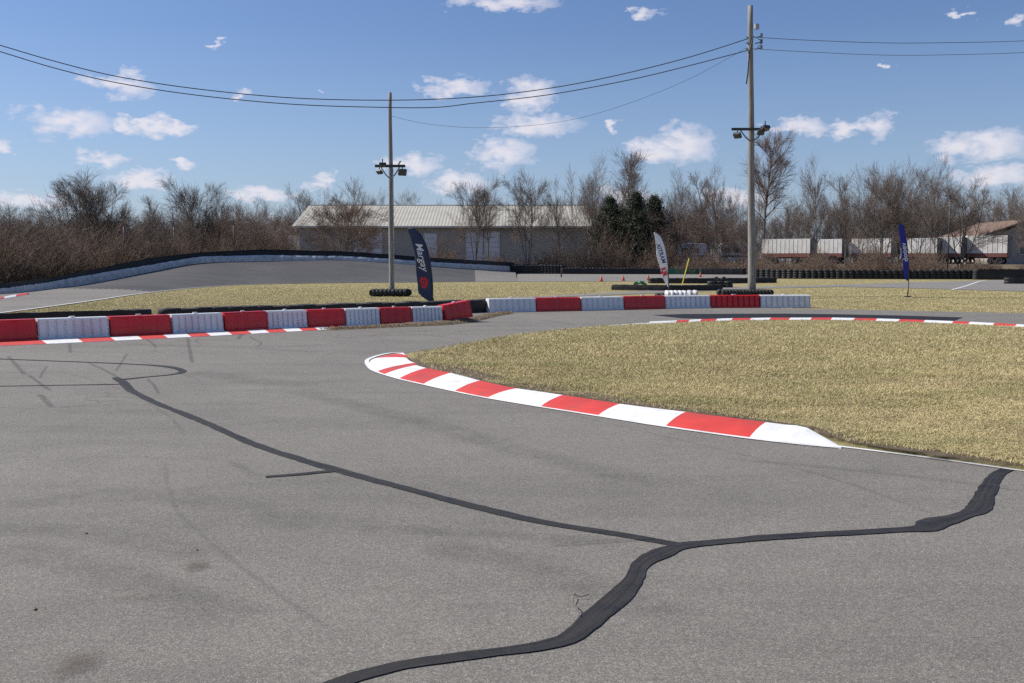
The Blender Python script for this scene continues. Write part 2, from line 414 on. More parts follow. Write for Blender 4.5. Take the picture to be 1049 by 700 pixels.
seal([(300, 720), (352, 698), (400, 685), (440, 677.5), (520, 667.5), (560, 661.5), (588, 652), (612, 631), (636, 609), (648, 594), (656, 579), (672, 569), (697, 560), (730, 556.5), (790, 551), (860, 547), (925, 543), (948, 541.5), (960, 536), (985, 529), (1002, 521), (1010, 505), (1017, 492), (1024, 485), (1036, 480)],
     [.09, .095, .085, .085, .085, .095, .105, .12, .115, .10, .105, .13, .11, .10, .105, .10, .10, .15, .19, .11, .15, .13, .11, .09, .08], z=.0055)
# skid marks
def skid(pp, w, mat=SKID, z=.0062, step=.2):
    global SK; SK += .0002
    return tag(ribbon('skid_mark', [G(a, b) for a, b in pp], w, z+SK, mat, 0, step), kind='structure')
SK = 0
skid([(168, 470), (172, 500), (180, 522), (215, 556), (265, 595), (330, 640), (402, 676)], .045, SKID_SOFT)
skid([(8, 365), (18, 376), (26, 385)], .09); skid([(28, 384), (38, 391), (52, 401)], .07); skid([(90, 372), (108, 380), (124, 389)], .07)
skid([(40, 404), (48, 412), (53, 418)], .09); skid([(150, 348), (156, 352), (160, 357)], .07); skid([(244, 348), (248, 343), (258, 341)], .12)
skid([(192, 346), (194, 358), (197, 373)], .08); skid([(71, 352), (72, 362)], .08); skid([(118, 381), (124, 372), (130, 362)], .05)
skid([(255, 345), (262, 349), (268, 352), (262, 356)], .06); skid([(205, 352), (200, 349), (206, 346)], .05)
skid([(150, 388), (158, 396), (162, 404)], .06); skid([(40, 388), (44, 381), (48, 375)], .05)
skid([(0, 372), (60, 381), (120, 398), (170, 425), (190, 450)], .05, SKID_SOFT); skid([(30, 356), (90, 362), (150, 372), (210, 392)], .05, SKID_SOFT); skid([(210, 344), (300, 349), (380, 351)], .06, SKID_SOFT); skid([(560, 420), (700, 452), (850, 490), (1000, 545)], .06, SKID_SOFT)
skid([(260, 357), (290, 359), (330, 361)], .5, SKID_SOFT); skid([(190, 381), (230, 386), (275, 392), (320, 396)], .7, SKID_SOFT)
skid([(120, 352), (200, 355), (280, 356), (330, 353)], .6, SKID_SOFT)
skid([(-30, 520), (60, 512), (150, 508), (250, 520), (330, 540)], .5, SKID_SOFT); skid([(-60, 545), (80, 545), (220, 570)], .35, SKID_SOFT)
skid([(230, 472), (245, 478), (258, 487), (272, 488)], .12, SKID_SOFT); skid([(430, 560), (500, 570), (600, 600), (700, 640)], .35, SKID_SOFT)
skid([(0, 560), (120, 590), (260, 640)], .4, SKID_SOFT); skid([(350, 540), (500, 548), (640, 556)], .22, SKID_SOFT)
skid([(300, 400), (420, 430), (560, 470), (700, 500)], .45, SKID_SOFT)
skid([(375, 345), (400, 341.5), (430, 339.6), (458, 338)], .08, SKID, step=.4); skid([(425, 342), (455, 346), (478, 350), (486, 352)], .05)
skid([(520, 326), (560, 329), (590, 333)], .08, SKID, step=.4); skid([(470, 336), (500, 334), (540, 333), (580, 330)], .08, SKID, step=.4)
skid([(740, 470), (850, 480), (960, 492), (1060, 505)], .05); skid([(560, 560), (620, 556), (680, 552)], .05)
def disc(px, py, rx, ry, mat, z, name='stain'):
    c = G(px, py); a = c.y/F*rx; b = (G(px, py-ry).y-G(px, py+ry).y)/2; n = 28
    vs = [(c.x, c.y, z)]+[(c.x+a*math.cos(6.2832*k/n)*(1+.22*math.sin(k*1.7)+.1*math.sin(k*3.1)), c.y+b*math.sin(6.2832*k/n)*(1+.18*math.sin(k*1.3)), z) for k in range(n)]
    me = bpy.data.meshes.new(name); me.from_pydata(vs, [], [(0, 1+k, 1+(k+1) % n) for k in range(n)]); me.materials.append(mat); uv = me.uv_layers.new(name='UVMap')
    for k in range(n):
        for q, v in enumerate((.5, 0., 0.)): uv.data[3*k+q].uv = (.5, v)
    tag(link(name, me), kind='structure')
disc(80, 681, 24, 16, STAIN, .016); disc(200, 581, 16, 6, STAIN, .016); disc(141, 611, 22, 6, DUST, .0164)

# painted lines
tag(ribbon('edge_line', [G(a, b) for a, b in ((848, 455.8), (860, 457.8), (910, 464), (960, 470.5), (1010, 477.5), (1049, 482.8), (1150, 496.5), (1300, 516), (1500, 542), (1900, 587))], .055, .006, WHITE_PAINT, .06, .1), kind='structure')
tag(ribbon('edge_line', [G(a, b) for a, b in ((618, 334.2), (640, 333), (664, 331.6), (690, 330.8))], [.05, .2, .3, .25], .007, WHITE_PAINT, .03, .2), kind='structure')

# ------------------------------------------------------------------ kerbs
def kerb_strip(name, stations, zf, zb, label, back_drop=.25, step=.12):
    """stations: (front px,py, back px,py, colour of the piece that follows 0 white 1 red[, back height])"""
    fr = [G(q[0], q[1], zf) for q in stations]; bk = [G(q[2], q[3], q[5] if len(q) > 5 else zb) for q in stations]
    mb = MB(); cols = [s[4] for s in stations]; prof = [(0, 0), (.15, .28), (.4, .62), (.7, .88), (.93, 1.), (1., .97)]
    rows = []; rc = []
    for i in range(len(fr)-1):
        n = max(2, int((fr[i+1]-fr[i]).length/step))
        for k in range(n):
            t = k/n
            def cr(A):
                if len(stations[i+1]) > 5: return A[i].lerp(A[i+1], t)
                p0, p1, p2, p3 = A[max(i-1, 0)], A[i], A[i+1], A[min(i+2, len(A)-1)]
                return .5*((2*p1)+(p2-p0)*t+(2*p0-5*p1+4*p2-p3)*t*t+(3*p1-p0-3*p2+p3)*t**3)
            rows.append((cr(fr), cr(bk))); rc.append(cols[i])
    rows.append((fr[-1], bk[-1]))
    o = 0; m = len(prof)+2
    for a, b in rows:
        d = (b-a); hd = Vector((d.x, d.y, 0)); q = []
        q.append(Vector((a.x, a.y, -.004)))
        for u, w in prof: q.append(Vector((a.x+hd.x*u, a.y+hd.y*u, a.z+(b.z-a.z)*w)))
        bb = q[-1]; hn = hd.normalized() if hd.length > 1e-4 else Vector((0, 1, 0))
        q.append(Vector((bb.x, bb.y, -.01))+hn*.03); mb.v += [tuple(p) for p in q]
    for i in range(len(rows)-1):
        for j in range(m-1):
            mb.f.append((i*m+j, (i+1)*m+j, (i+1)*m+j+1, i*m+j+1)); mb.m.append(0 if j == 0 else rc[i])
    ob = put(name, mb, [WHITE_PAINT, RED_PAINT], smooth=False); return tag(ob, label, 'kerb')
st = [(411, 362.2, 415, 363.4, 0), (402, 363, 417, 364.2, 1), (392, 364.8, 417.5, 365.2, 1), (383, 367.4, 417, 366.6, 0), (378.5, 371.5, 419, 368.8, 0), (381, 376.5, 422, 370.6, 0), (386.5, 380.2, 425, 371.8, 1), (394, 383.4, 427, 374, 0), (409, 387.6, 437, 377, 1), (421, 390.4, 449, 379.3, 1), (434, 393.3, 462, 382, 0), (450, 397, 477, 385.8, 0), (466, 400.4, 492, 389.8, 1), (482, 403.8, 511, 394, 1), (500, 407.2, 530, 397.8, 0), (526, 411.6, 553, 401, 0), (554, 416.2, 577, 404.6, 1), (584, 420.8, 606, 409, 1), (613, 425.4, 636, 413.6, 0), (648, 430.8, 669, 417.8, 0), (682, 436.2, 703, 421.8, 1), (725, 442.4, 744, 427.2, 1), (768, 448, 785, 432.4, 0), (795, 451, 806, 435, 0), (820, 454, 827, 438, 0), (862, 458.6, 860.5, 457.0, 0, .014)]
kerb_strip('painted_kerb', st, .012, .085, 'broad raised kerb painted in red and white blocks round the near corner of the infield')
tag(ribbon('kerb_line', [G(a, b) for a, b in ((414, 361.6), (402, 361.8), (388, 364.4), (377.5, 368.4), (376, 372.4), (380, 378), (388, 382), (409, 388.4), (434, 394.2), (466, 401.3), (500, 408.2), (554, 417.2), (613, 426.6), (682, 437.6), (768, 449.6), (830, 456.6), (862, 459.2))], .07, .0075, WHITE_PAINT, .04, .1), kind='structure')
xs = [664, 692, 705, 717, 733, 749, 768, 788, 808, 830, 851, 874, 897, 920, 946, 975, 992, 1017, 1040, 1068, 1100, 1135, 1170, 1210, 1250, 1300, 1350]
ux = [664, 692, 717, 750, 788, 851, 897, 946, 992, 1040, 1100, 1350]; uy = [331.5, 330.3, 329.1, 328.1, 327.6, 327.5, 328.4, 330, 331.8, 334.2, 337.8, 352]
st = [(x, interp(ux, uy, x), x+2, interp(ux, uy, x)-1.9, i % 2) for i, x in enumerate(xs)]
kerb_strip('low_kerb', [(x, y+.3, c, d-.2, e) for x, y, c, d, e in st], .01, .05, 'thin red and white kerb along the far edge of the infield grass', step=.4)
# flat painted kerb in front of the left barrier row
xs = [-120, -60, 0, 48, 85, 118, 146, 172, 196, 216, 238, 258, 276, 294, 310, 326, 340, 352, 384]
def ky(x): return interp([-120, 0, 60, 150, 220, 290, 350, 384], [362, 352.5, 349.8, 345.5, 342, 338.2, 334.8, 332.8], x)
st = [(x, ky(x)+2.0, x-6, ky(x)-(1.8 if x < 340 else .8), (i+1) % 2) for i, x in enumerate(xs)]
st[-1] = (386, 333.6, 383, 332.8, 0); st[-2] = (*st[-2][:4], 0)
kerb_strip('flat_kerb', st, .008, .03, 'flat painted red and white kerb strip in front of the left barrier row', step=.4)

# bare soil along the infield rim
def soilmat():
    return film('soil_film', (.125, .09, .058), .95, 4.5, .3, .52)
SOILF = soilmat()
tag(ribbon('soil_strip', [G(a, b, .035) for a, b in ((420, 364.5), (440, 372), (462, 380), (492, 387.5), (530, 396), (577, 402), (636, 411), (703, 420), (785, 431), (832, 438), (872, 451), (940, 461.5), (1049, 476), (1150, 490.5))], [.5, .9, 1.0, .9, .7, .5, .45, .4, .4, .3, .26, .28, .28, .25], .038, SOILF, .1, .2), kind='structure')

# ------------------------------------------------------------------ banked turn
bpx = [-200, -80, 0, 51, 98, 154, 206, 270, 350, 396, 440, 491, 528]
bd = [36, 42, 48, 57, 66, 76, 84, 90, 95, 98, 102, 113, 132]
by = [318, 309, 302, 297, 290, 279, 270, 268, 267, 269.7, 273, 276.2, 278.6]
wt = [311, 303, 296, 289.3, 281, 271.5, 263, 261.5, 262.5, 265, 268.4, 271, 273.4]
bt = [306, 298, 291, 284.8, 276, 264.5, 258.6, 255.7, 257.6, 260.5, 264, 267, 269.3]
ipx = [-260, -100, 0, 90, 130, 170, 215, 260, 330, 399, 450, 491, 530]
iy = [360, 333, 321, 309, 303, 298, 294, 291.6, 290.3, 289.7, 289.2, 288.8, 288.6]
outerp = [P(a, b, c) for a, b, c in zip(bpx, by, bd)]; innerp = [G(a, b) for a, b in zip(ipx, iy)]
outerp = [Vector((p.x, p.y, max(p.z, .02))) for p in outerp]
OP = []; IP = []; WT = []; BT = []
for i in range(len(outerp)-1):
    for k in range(10):
        t = k/10
        def cr(A):
            p0, p1, p2, p3 = A[max(i-1, 0)], A[i], A[i+1], A[min(i+2, len(A)-1)]
            return .5*((2*p1)+(p2-p0)*t+(2*p0-5*p1+4*p2-p3)*t*t+(3*p1-p0-3*p2+p3)*t**3)
        OP.append(cr(outerp)); IP.append(cr(innerp))
        q = [Vector((CH, 0, 0))]
        s1 = [CH-(y-HOR)*d/F for y, d in zip(wt, bd)]; s2 = [CH-(y-HOR)*d/F for y, d in zip(bt, bd)]
        WT.append(s1[i]*(1-t)+s1[i+1]*t); BT.append(s2[i]*(1-t)+s2[i+1]*t)
OP.append(outerp[-1]); IP.append(innerp[-1]); WT.append(s1[-1]); BT.append(s2[-1])
mb = MB(); K = 32
for a, b in zip(IP, OP):
    for k in range(K+1):
        t = k/K; p = a.lerp(b, t); mb.v.append((p.x, p.y, .012+max(0, b.z-.0)*t**1.35))
seam_i = None
for i in range(len(IP)-1):
    for k in range(K):
        mb.f.append((i*(K+1)+k, (i+1)*(K+1)+k, (i+1)*(K+1)+k+1, i*(K+1)+k+1))
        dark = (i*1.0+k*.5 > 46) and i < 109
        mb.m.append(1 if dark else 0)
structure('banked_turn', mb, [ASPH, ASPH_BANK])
mb = MB()
for p in OP:
    n = Vector((p.x*.9, p.y, 0)).normalized()
    for d, z in ((.0, p.z), (.9, p.z), (1.6, p.z-.05), (7+p.z*2, -.05)): mb.v.append((p.x+n.x*d, p.y+n.y*d, z))
for i in range(len(OP)-1):
    for k in range(3): mb.f.append((i*4+k, (i+1)*4+k, (i+1)*4+k+1, i*4+k+1)); mb.m.append(0)
structure('bank_earth', mb, [GRASS])
def bank_wall(name, base, tops, off0, off1, lump, mats, label, cat, seg=1.4):
    pts = []; acc = 0
    for i in range(len(OP)-1):
        n = max(1, int((OP[i+1]-OP[i]).length/.3))
        for k in range(n):
            t = k/n; pts.append((OP[i].lerp(OP[i+1], t), base[i]*(1-t)+base[i+1]*t, tops[i]*(1-t)+tops[i+1]*t))
    mb = MB(); rngl = random.Random(5)
    for j, (p, z0, z1) in enumerate(pts):
        n = Vector((p.x*.9, p.y, 0)).normalized(); s = abs(math.sin(j*.35/seg*math.pi)); w = lump*(s**.5-1)+rngl.uniform(-.3, .3)*lump
        zt = z1+rngl.uniform(-.5, .5)*lump*.6
        zm = (z0+z1)/2
        for d, z in ((off0-w*.3, z0-.08), (off0-w, zm), (off0-w+.02, zt-.16), (off0-w+.2, zt), (off1-.05, zt), (off1, zt-.05), (off1, z0-.08)): mb.v.append((p.x+n.x*d, p.y+n.y*d, z))
    m = 7
    for i in range(len(pts)-1):
        for k in range(m-1): mb.f.append((i*m+k, (i+1)*m+k, (i+1)*m+k+1, i*m+k+1)); mb.m.append(0)
    mb.f.append(tuple(range(m))); mb.m.append(0); mb.f.append(tuple((len(pts)-1)*m+k for k in range(m))); mb.m.append(0)
    return tag(put(name, mb, mats), label, cat)
zb = [p.z for p in OP]
bank_wall('wrapped_tyre_barrier', zb, WT, 0.05, .55, .07, [SHEET], 'long lumpy barrier wrapped in pale sheeting along the top of the banked turn', 'barrier')
bank_wall('rubber_fence', zb, BT, .75, .85, .02, [BELT], 'black rubber strip fence standing behind the pale wrapped barrier on the bank', 'fence', 3)
sh = [(t*1.0) for t in range(1)]
tag(ribbon('edge_line', [IP[i] + Vector((0, .12, 0)) for i in range(10, len(IP), 4)], .12, .017, WHITE_PAINT, 0, 1.0), kind='structure')
# little painted kerb at the far left foot of the bank
xs = [-60, -30, -12, 4, 16, 28]
st = [(x, 307.0-(x+2)*.17, x+1, 304.8-(x+2)*.17, (i+1) % 2) for i, x in enumerate(xs)]
kerb_strip('bank_kerb', st, .03, .08, 'short red and white kerb at the low left foot of the pale wrapped barrier', step=1.)

# ------------------------------------------------------------------ plastic barriers
def barrier_body(L_, H, ribs, depth, base=.42, top=.30):
    mb = MB(); prof = []
    # closed profile front-bottom ... back-bottom, (y, z, ribbed?)
    prof = [(-base/2, 0, 0), (-base/2, .05, 0), (-base/2+.02, .07, 1), (-top/2-.03, H*.45, 1), (-top/2, H-.06, 1), (-top/2, H-.03, 0), (-top/2+.03, H, 0), (top/2-.03, H, 0), (top/2, H-.03, 0), (top/2, H-.06, 1), (top/2+.03, H*.45, 1), (base/2-.02, .07, 1), (base/2, .05, 0), (base/2, 0, 0)]
    xs = [0]; pitch = L_/ribs
    for r in range(ribs):
        x0 = r*pitch
        for fx, in ((.10,), (.18,), (.82,), (.90,)): xs.append(x0+fx*pitch)
        if r < ribs-1: xs.append(x0+pitch)
    xs.append(L_); m = len(prof)
    for x in xs:
        ph = (x % pitch)/pitch; inn = 0 if .15 < ph < .85 else 1
        if x in (0, L_): inn = .3
        for y, z, rb in prof:
            y2 = y*(1-(depth*inn*rb)/abs(y)) if rb else y
            mb.v.append((x, y2, z))
    for i in range(len(xs)-1):
        for k in range(m): mb.f.append((i*m+k, (i+1)*m+k, (i+1)*m+(k+1) % m, i*m+(k+1) % m)); mb.m.append(0)
    mb.f.append(tuple(range(m))); mb.m.append(0); mb.f.append(tuple((len(xs)-1)*m+k for k in range(m))); mb.m.append(0)
    return mb
def barrier_proto(mat, ribs, depth, H=.44):
    e = empty('plastic_barrier', (0, 0, 0))
    put('body', barrier_body(1., H, ribs, depth), mat, e)
    c = MB(); c.tube([(.5, 0, H-.01), (.5, 0, H+.03)], .045, 10); put('filler_cap', c, WHITE_PLASTIC, e)
    c = MB(); c.box((1.0+.012, 0, H*.5), (.03, .09, .2)); put('coupling_lug', c, mat, e, bevel=.004)
    return e
protos = {('w', 0): (WHITE_PLASTIC, 8, .03), ('r', 0): (RED_PLASTIC, 4, .012), ('w', 1): (WHITE_PLASTIC, 9, .045), ('r', 1): (RED_PLASTIC, 9, .045)}
made = {}
def barrier(p0, p1, kind, label, group, sink=0., tilt=0.):
    if kind not in made: made[kind] = barrier_proto(*protos[kind]); e = made[kind]
    else: e = copy_tree(made[kind])
    d = p1-p0; l = d.length-.035
    e.location = (p0.x, p0.y, sink); e.rotation_euler = (random.uniform(-.015, .015), -tilt, math.atan2(d.y, d.x)); e.scale = (l, 1, 1)
    tag(e, label, 'barrier', group); return e
GL = 'plastic barriers in the left row'; GR = 'plastic barriers in the row beyond the track'
rowx = [-58, 38, 113, 176, 230, 275, 317, 356, 392, 425, 457]
rowd = [19.0, 20.05, 20.9, 21.7, 22.5, 23.3, 23.9, 24.45, 24.95, 25.4, 25.8]
off = Vector((-.69, .73, 0))*.21
rp = [Vector((X(a, d), d, 0))+off*1. for a, d in zip(rowx, rowd)]
ordn = ['first', 'second', 'third', 'fourth', 'fifth', 'sixth']
cnt = {'w': 0, 'r': 0}
for i in range(10):
    k = 'r' if i % 2 == 0 else 'w'; cname = 'red' if k == 'r' else 'white'
    lab = '%s %s plastic barrier from the left in the left hand row' % (ordn[cnt[k]], cname); cnt[k] += 1
    barrier(rp[i], rp[i+1], (k, 0), lab, GL)
a = Vector((X(457.6, 25.9), 25.9, 0))+off; b = Vector((X(486, 26.5), 26.5, 0))+off
barrier(a, b, ('r', 0), 'red barrier tilted up and knocked askew at the right end of the left hand row', GL, .02, .13)
rx = [(499, 31.2), (548, 31.8), (594, 32.4), (638, 33.1), (681, 33.8), (728, 34.3), (780, 34.5), (832, 34.6)]
rp = [Vector((X(a, d), d+.2, 0)) for a, d in rx]; kinds = 'wrwrwrw'
labs = ['white barrier with splayed end foot at the left end of the row beyond the track', 'first smooth red barrier from the left in the row beyond the track', 'white barrier between the two smooth red barriers beyond the track', 'smooth red barrier just left of the white feather flag', 'white ribbed barrier under the white feather flag', 'deeply ribbed red barrier in front of the tall pole', 'deeply ribbed white barrier at the right end beside the tall pole']
for i in range(7):
    barrier(rp[i], rp[i+1], (kinds[i], 1 if i >= 4 else 0), labs[i], GR)

# soil and straw swept against the barriers
mb = MB(); lp = dens([G(a, b) for a, b in ((335, 338.2), (375, 336.4), (410, 334.6), (445, 333.2), (475, 330.2), (500, 324.6), (522, 321.2))], .25)
nl = len(lp); m = 7
for i, p in enumerate(lp):
    e = math.sin(math.pi*i/(nl-1))**.5; t = (lp[min(i+1, nl-1)]-lp[max(0, i-1)]).normalized(); s = Vector((-t.y, t.x, 0))
    for k in range(m):
        u = k/(m-1); w = (u-.35)*1.1; z = .10*e*math.sin(math.pi*min(1, u*1.1))*(1+random.uniform(-.3, .3))-.003
        q = p+s*w*.7*(.4+.6*e); mb.v.append((q.x+random.uniform(-.03, .03), q.y, z))
for i in range(nl-1):
    for k in range(m-1): mb.f.append((i*m+k, (i+1)*m+k, (i+1)*m+k+1, i*m+k+1)); mb.m.append(0)
structure('soil_heap', mb, [SOIL], smooth=True)

# ------------------------------------------------------------------ tyres
_tm = {}
def tyre_mesh(kind):
    if kind in _tm: return _tm[kind]
    mb = MB()
    if kind == 'car_stack':                # four car tyres stacked
        for k in range(4): mb.torus((0, 0, .1+k*.195), .2, .1, 'z', 18, 12, .96)
    elif kind == 'two_stack':
        for k in range(2): mb.torus((0, 0, .1+k*.195), .2, .1, 'z', 18, 12, .96)
    elif kind == 'kart':                   # small racing tyre standing on its tread
        mb.torus((0, 0, .145), .1, .045, 'x', 18, 12, 1.5)
    _tm[kind] = mb.mesh('tyre', RUBBER, True); return _tm[kind]
def tyre_row(name, pts, kind, spacing, label, cat, belt=None, z=0., group=None, sc=1., jit=.02, part='tyre_stack'):
    pts = [Vector(p) for p in pts]; total = sum((pts[i+1]-pts[i]).length for i in range(len(pts)-1))
    e = empty(name, pts[0], 0, label, cat, group); n = max(2, int(total/spacing)+1); o0 = pts[0]
    cum = [0]
    for i in range(len(pts)-1): cum.append(cum[-1]+(pts[i+1]-pts[i]).length)
    for k in range(n):
        d = total*k/(n-1); x = interp(cum, [p.x for p in pts], d); y = interp(cum, [p.y for p in pts], d)
        d2 = min(total, d+.1); a = math.atan2(interp(cum, [p.y for p in pts], d2)-interp(cum, [p.y for p in pts], d2-.2), interp(cum, [p.x for p in pts], d2)-interp(cum, [p.x for p in pts], d2-.2))
        o = link(part, tyre_mesh(kind), e); o.location = (x-o0.x+random.uniform(-jit, jit), y-o0.y+random.uniform(-jit, jit), z)
        o.rotation_euler = (0, 0, a+random.uniform(-.06, .06)); o.scale = (sc, sc, sc*random.uniform(.96, 1.04))
    if belt:
        mb = MB(); P2 = dens([p-o0 for p in pts], .3)
        for i, p in enumerate(P2):
            t = (P2[min(i+1, len(P2)-1)]-P2[max(0, i-1)]).normalized(); s = Vector((t.y, -t.x, 0)); w = belt[0]+random.uniform(0, .02)
            h = belt[2]+random.uniform(-.015, .015)
            for d, zz in ((w, belt[1]), (w+.01, (belt[1]+h)/2), (w, h), (w-.012, h), (w-.012, belt[1])): q = p+s*d; mb.v.append((q.x, q.y, zz))
        for i in range(len(P2)-1):
            for k in range(5): mb.f.append((i*5+k, (i+1)*5+k, (i+1)*5+(k+1) % 5, i*5+(k+1) % 5)); mb.m.append(0)
        put('rubber_belt', mb, BELT, e)
    return e
def gl(px, d): return Vector((X(px, d), d, 0))
# behind the left barriers; front one ends at px 143, second starts at px 168
tyre_row('tyre_wall', [gl(-60, 22.6), gl(0, 23.4), gl(70, 24.2), gl(141, 25.1)], 'two_stack', .42, 'low black tyre wall behind the leftmost barriers, ending at a grass gap', 'tyre wall', (.33, .0, .40))
tyre_row('tyre_wall', [gl(172, 25.8), gl(250, 27.0), gl(330, 28.3), gl(400, 29.6), gl(440, 30.4), gl(498, 31.9)], 'two_stack', .42, 'long low black tyre wall behind the barriers, running under the navy feather flag', 'tyre wall', (.33, .0, .36))
def ring(c, rx_, ry_, kind, label, n, cat='tyre bundle', h=1., name='tyre_bundle'):
    e = empty(name, c, 0, label, cat)
    for k in range(n):
        a = 2*math.pi*k/n; x = rx_*math.cos(a); y = ry_*math.sin(a)
        o = link('tyre', tyre_mesh('kart'), e); o.location = (x, y, 0); o.rotation_euler = (0, 0, a+math.pi/2); o.scale = (h,)*3
    return e
# rectangular strapped bundles round the pole feet
def bundle(c, w, d, label, h=1., rz=0.):
    e = empty('tyre_bundle', c, rz, label, 'tyre bundle'); n = int(w/(.15*h))
    for s in (-1, 1):
        for k in range(n):
            o = link('tyre', tyre_mesh('kart'), e); o.location = (-w/2+(k+.5)*w/n, s*d/2, 0); o.scale = (h,)*3; o.rotation_euler = (random.uniform(-.05, .05), 0, random.uniform(-.08, .08))
    for s in (-1, 1):
        for k in range(max(1, int((d-.3)/.15))):
            o = link('tyre', tyre_mesh('kart'), e); o.location = (s*w/2, -d/2+.22+k*.15, 0); o.scale = (h,)*3; o.rotation_euler = (0, 0, math.pi/2)
    return e
PA = Vector((X(401, 46.2), 46.2, 0)); PB = Vector((X(771, 47), 47, 0))
bundle(PA+Vector((-.05, 0, 0)), 1.62, .85, 'black tyre bundle strapped round the foot of the shorter pole', 1.15)
bundle(PB+Vector((-.35, 0, 0)), 2.35, .85, 'black tyre bundle strapped round the foot of the taller pole', 1.0)
tyre_row('tyre_wall', [gl(629, 56), gl(660, 55.2), gl(700, 54.6), gl(738, 56)], 'kart', .15, 'low row of black racing tyres behind the white feather flag', 'tyre wall', (.15, .02, .30), part='tyre', sc=1.1)
tyre_row('tyre_wall', [gl(668, 73.5), gl(710, 73), gl(750, 73.5), gl(792, 75)], 'two_stack', .43, 'farther low row of black tyres beside the cones', 'tyre wall', (.33, .02, .36))
c = gl(738, 61.5); e = empty('tyre_pile', c, 0, 'loose heap of round tyres at the right end of the low tyre row', 'tyre pile')
for k, (x, y, z, rx_, rz) in enumerate([(-.5, 0, 0, 0, 0), (0, .1, 0, 0, 0), (.5, 0, 0, 0, 0), (-.25, 0, .2, .15, 0), (.25, 0, .2, -.2, .5)]):
    o = link('tyre', tyre_mesh('two_stack') if k < 3 else tyre_mesh('kart'), e); o.location = (x, y, z+(.18 if k > 2 else 0)); o.rotation_euler = (rx_, 0, rz+(1.2 if k > 2 else 0))
# far walls
tyre_row('tyre_wall', [gl(522, 129), gl(548, 129), gl(576, 128)], 'car_stack', .43, 'tall dark tyre wall right of the end of the wrapped barrier', 'tyre wall', (.32, .1, 1.25), sc=1.5)
tyre_row('tyre_wall', [gl(577, 127), gl(620, 126), gl(684, 125)], 'car_stack', .43, 'dark tyre wall across the far side behind the grey road', 'tyre wall', (.32, .1, .72), sc=1.)
tyre_row('tyre_wall', [gl(719, 123), gl(762, 121)], 'car_stack', .43, 'dark tyre wall right of the green sheet under the trailers', 'tyre wall', (.32, .1, .72), sc=1.)
tyre_row('tyre_wall', [gl(776, 95), gl(820, 92.5), gl(870, 91), gl(935, 90), gl(1000, 89.5)], 'car_stack', .53, 'long wall of stacked black tyres beyond the blue feather flag', 'tyre wall', (-.30, .05, .84), sc=1.08)
tyre_row('tyre_wall', [gl(1001, 88.5), gl(1040, 88), gl(1100, 87)], 'car_stack', .48, 'black belted tyre wall at the far right edge', 'tyre wall', (.34, .0, .92), sc=1.05)
tyre_row('tyre_wall', [gl(1034, 72), gl(1060, 71.5), gl(1085, 71)], 'two_stack', .43, 'short black tyre block on the road at the right edge', 'tyre wall', (.32, .0, .46), sc=1.1)
mb = MB(); 
for k in range(14):
    a = gl(684+k*2.5, 124.6-k*.05); b = gl(684+(k+1)*2.5, 124.6-(k+1)*.05)
    mb.box(((a.x+b.x)/2, a.y, .36), (abs(b.x-a.x)-.01, .35+.04*(k % 2), .72))
tag(put('sheeted_barrier', mb, GREEN_PL), 'low green sheeted barrier in the far dark tyre wall', 'barrier')
# white strapped tyres at the foot of the white flag
def white_bundle(px0, px1, d, label, mat, h):
    e = empty('tyre_bundle', gl((px0+px1)/2, d), 0, label, 'tyre bundle'); w = (px1-px0)/F*d; n = max(2, int(w/.17))
    mb = MB(); mb.torus((0, 0, .145), .1, .045, 'x', 18, 12, 1.5); me = mb.mesh('tyre', mat, True)
    for row in range(2):
        for k in range(n):
            o = link('tyre', me, e); o.location = (-w/2+(k+.5)*w/n, random.uniform(-.03, .03), row*.0); o.scale = (1, h, h)
            if row: o.location = (-w/2+(k+.5)*w/n, .3, 0)
    return e
white_bundle(682.5, 704, 40.4, 'white painted tyre bundle behind the ribbed barrier under the white feather flag', WHITE_PLASTIC, 1.48)
white_bundle(704.5, 716, 41.6, 'greyish tyre bundle just right of the white painted one', SHEET, 1.4)
white_bundle(672, 681.5, 39.6, 'small dark tyre bundle left of the white painted one', RUBBER, 1.2)
# green crumpled sheet on the tyres
mb = MB(); c = gl(656, 57.5)
for i in range(7):
    for j in range(4): mb.v.append((c.x+(i-3)*.12, c.y+(j-1.5)*.12, .36+.08*math.sin(i*1.9+j)-.03*abs(i-3)))
for i in range(6):
    for j in range(3): mb.f.append((i*4+j, (i+1)*4+j, (i+1)*4+j+1, i*4+j+1)); mb.m.append(0)
o = put('ground_sheet', mb, GREEN_PL); so = o.modifiers.new('s', 'SOLIDIFY'); so.thickness = .08; so.offset = -1
tag(o, 'crumpled green sheet lying on the low tyre row', 'sheet')

# ------------------------------------------------------------------ cones, small posts
def cone(px, py, label, first=[None]):
    c = G(px, py)
    if first[0] is None:
        e = empty('traffic_cone', c)
        mb = MB(); mb.tube([(0, 0, .03), (0, 0, .18), (0, 0, .3), (0, 0, .46)], [.14, .1, .07, .03], 14); put('cone_body', mb, ORANGE, e, True)
        mb = MB(); mb.box((0, 0, .015), (.36, .36, .03)); put('base', mb, ORANGE, e, bevel=.005); first[0] = e
    else: e = copy_tree(first[0]); e.location = c
    tag(e, label, 'cone', 'traffic cones on the far grey road')
cone(616, 288.6, 'small red cone farthest left on the grey road'); cone(638.5, 287.9, 'small red cone just left of the far tyre row')
cone(664, 287.0, 'small red cone by the left end of the far tyre row'); cone(717.5, 284.0, 'small red cone beyond the far tyre row, right of the yellow pole')
mb = MB(); c = G(575, 284.4); mb.tube([(c.x, c.y, 0), (c.x, c.y, .72)], .07, 8); tag(put('marker_post', mb, DARKMETAL), 'short dark post on the grey road near the far tyre wall', 'post')
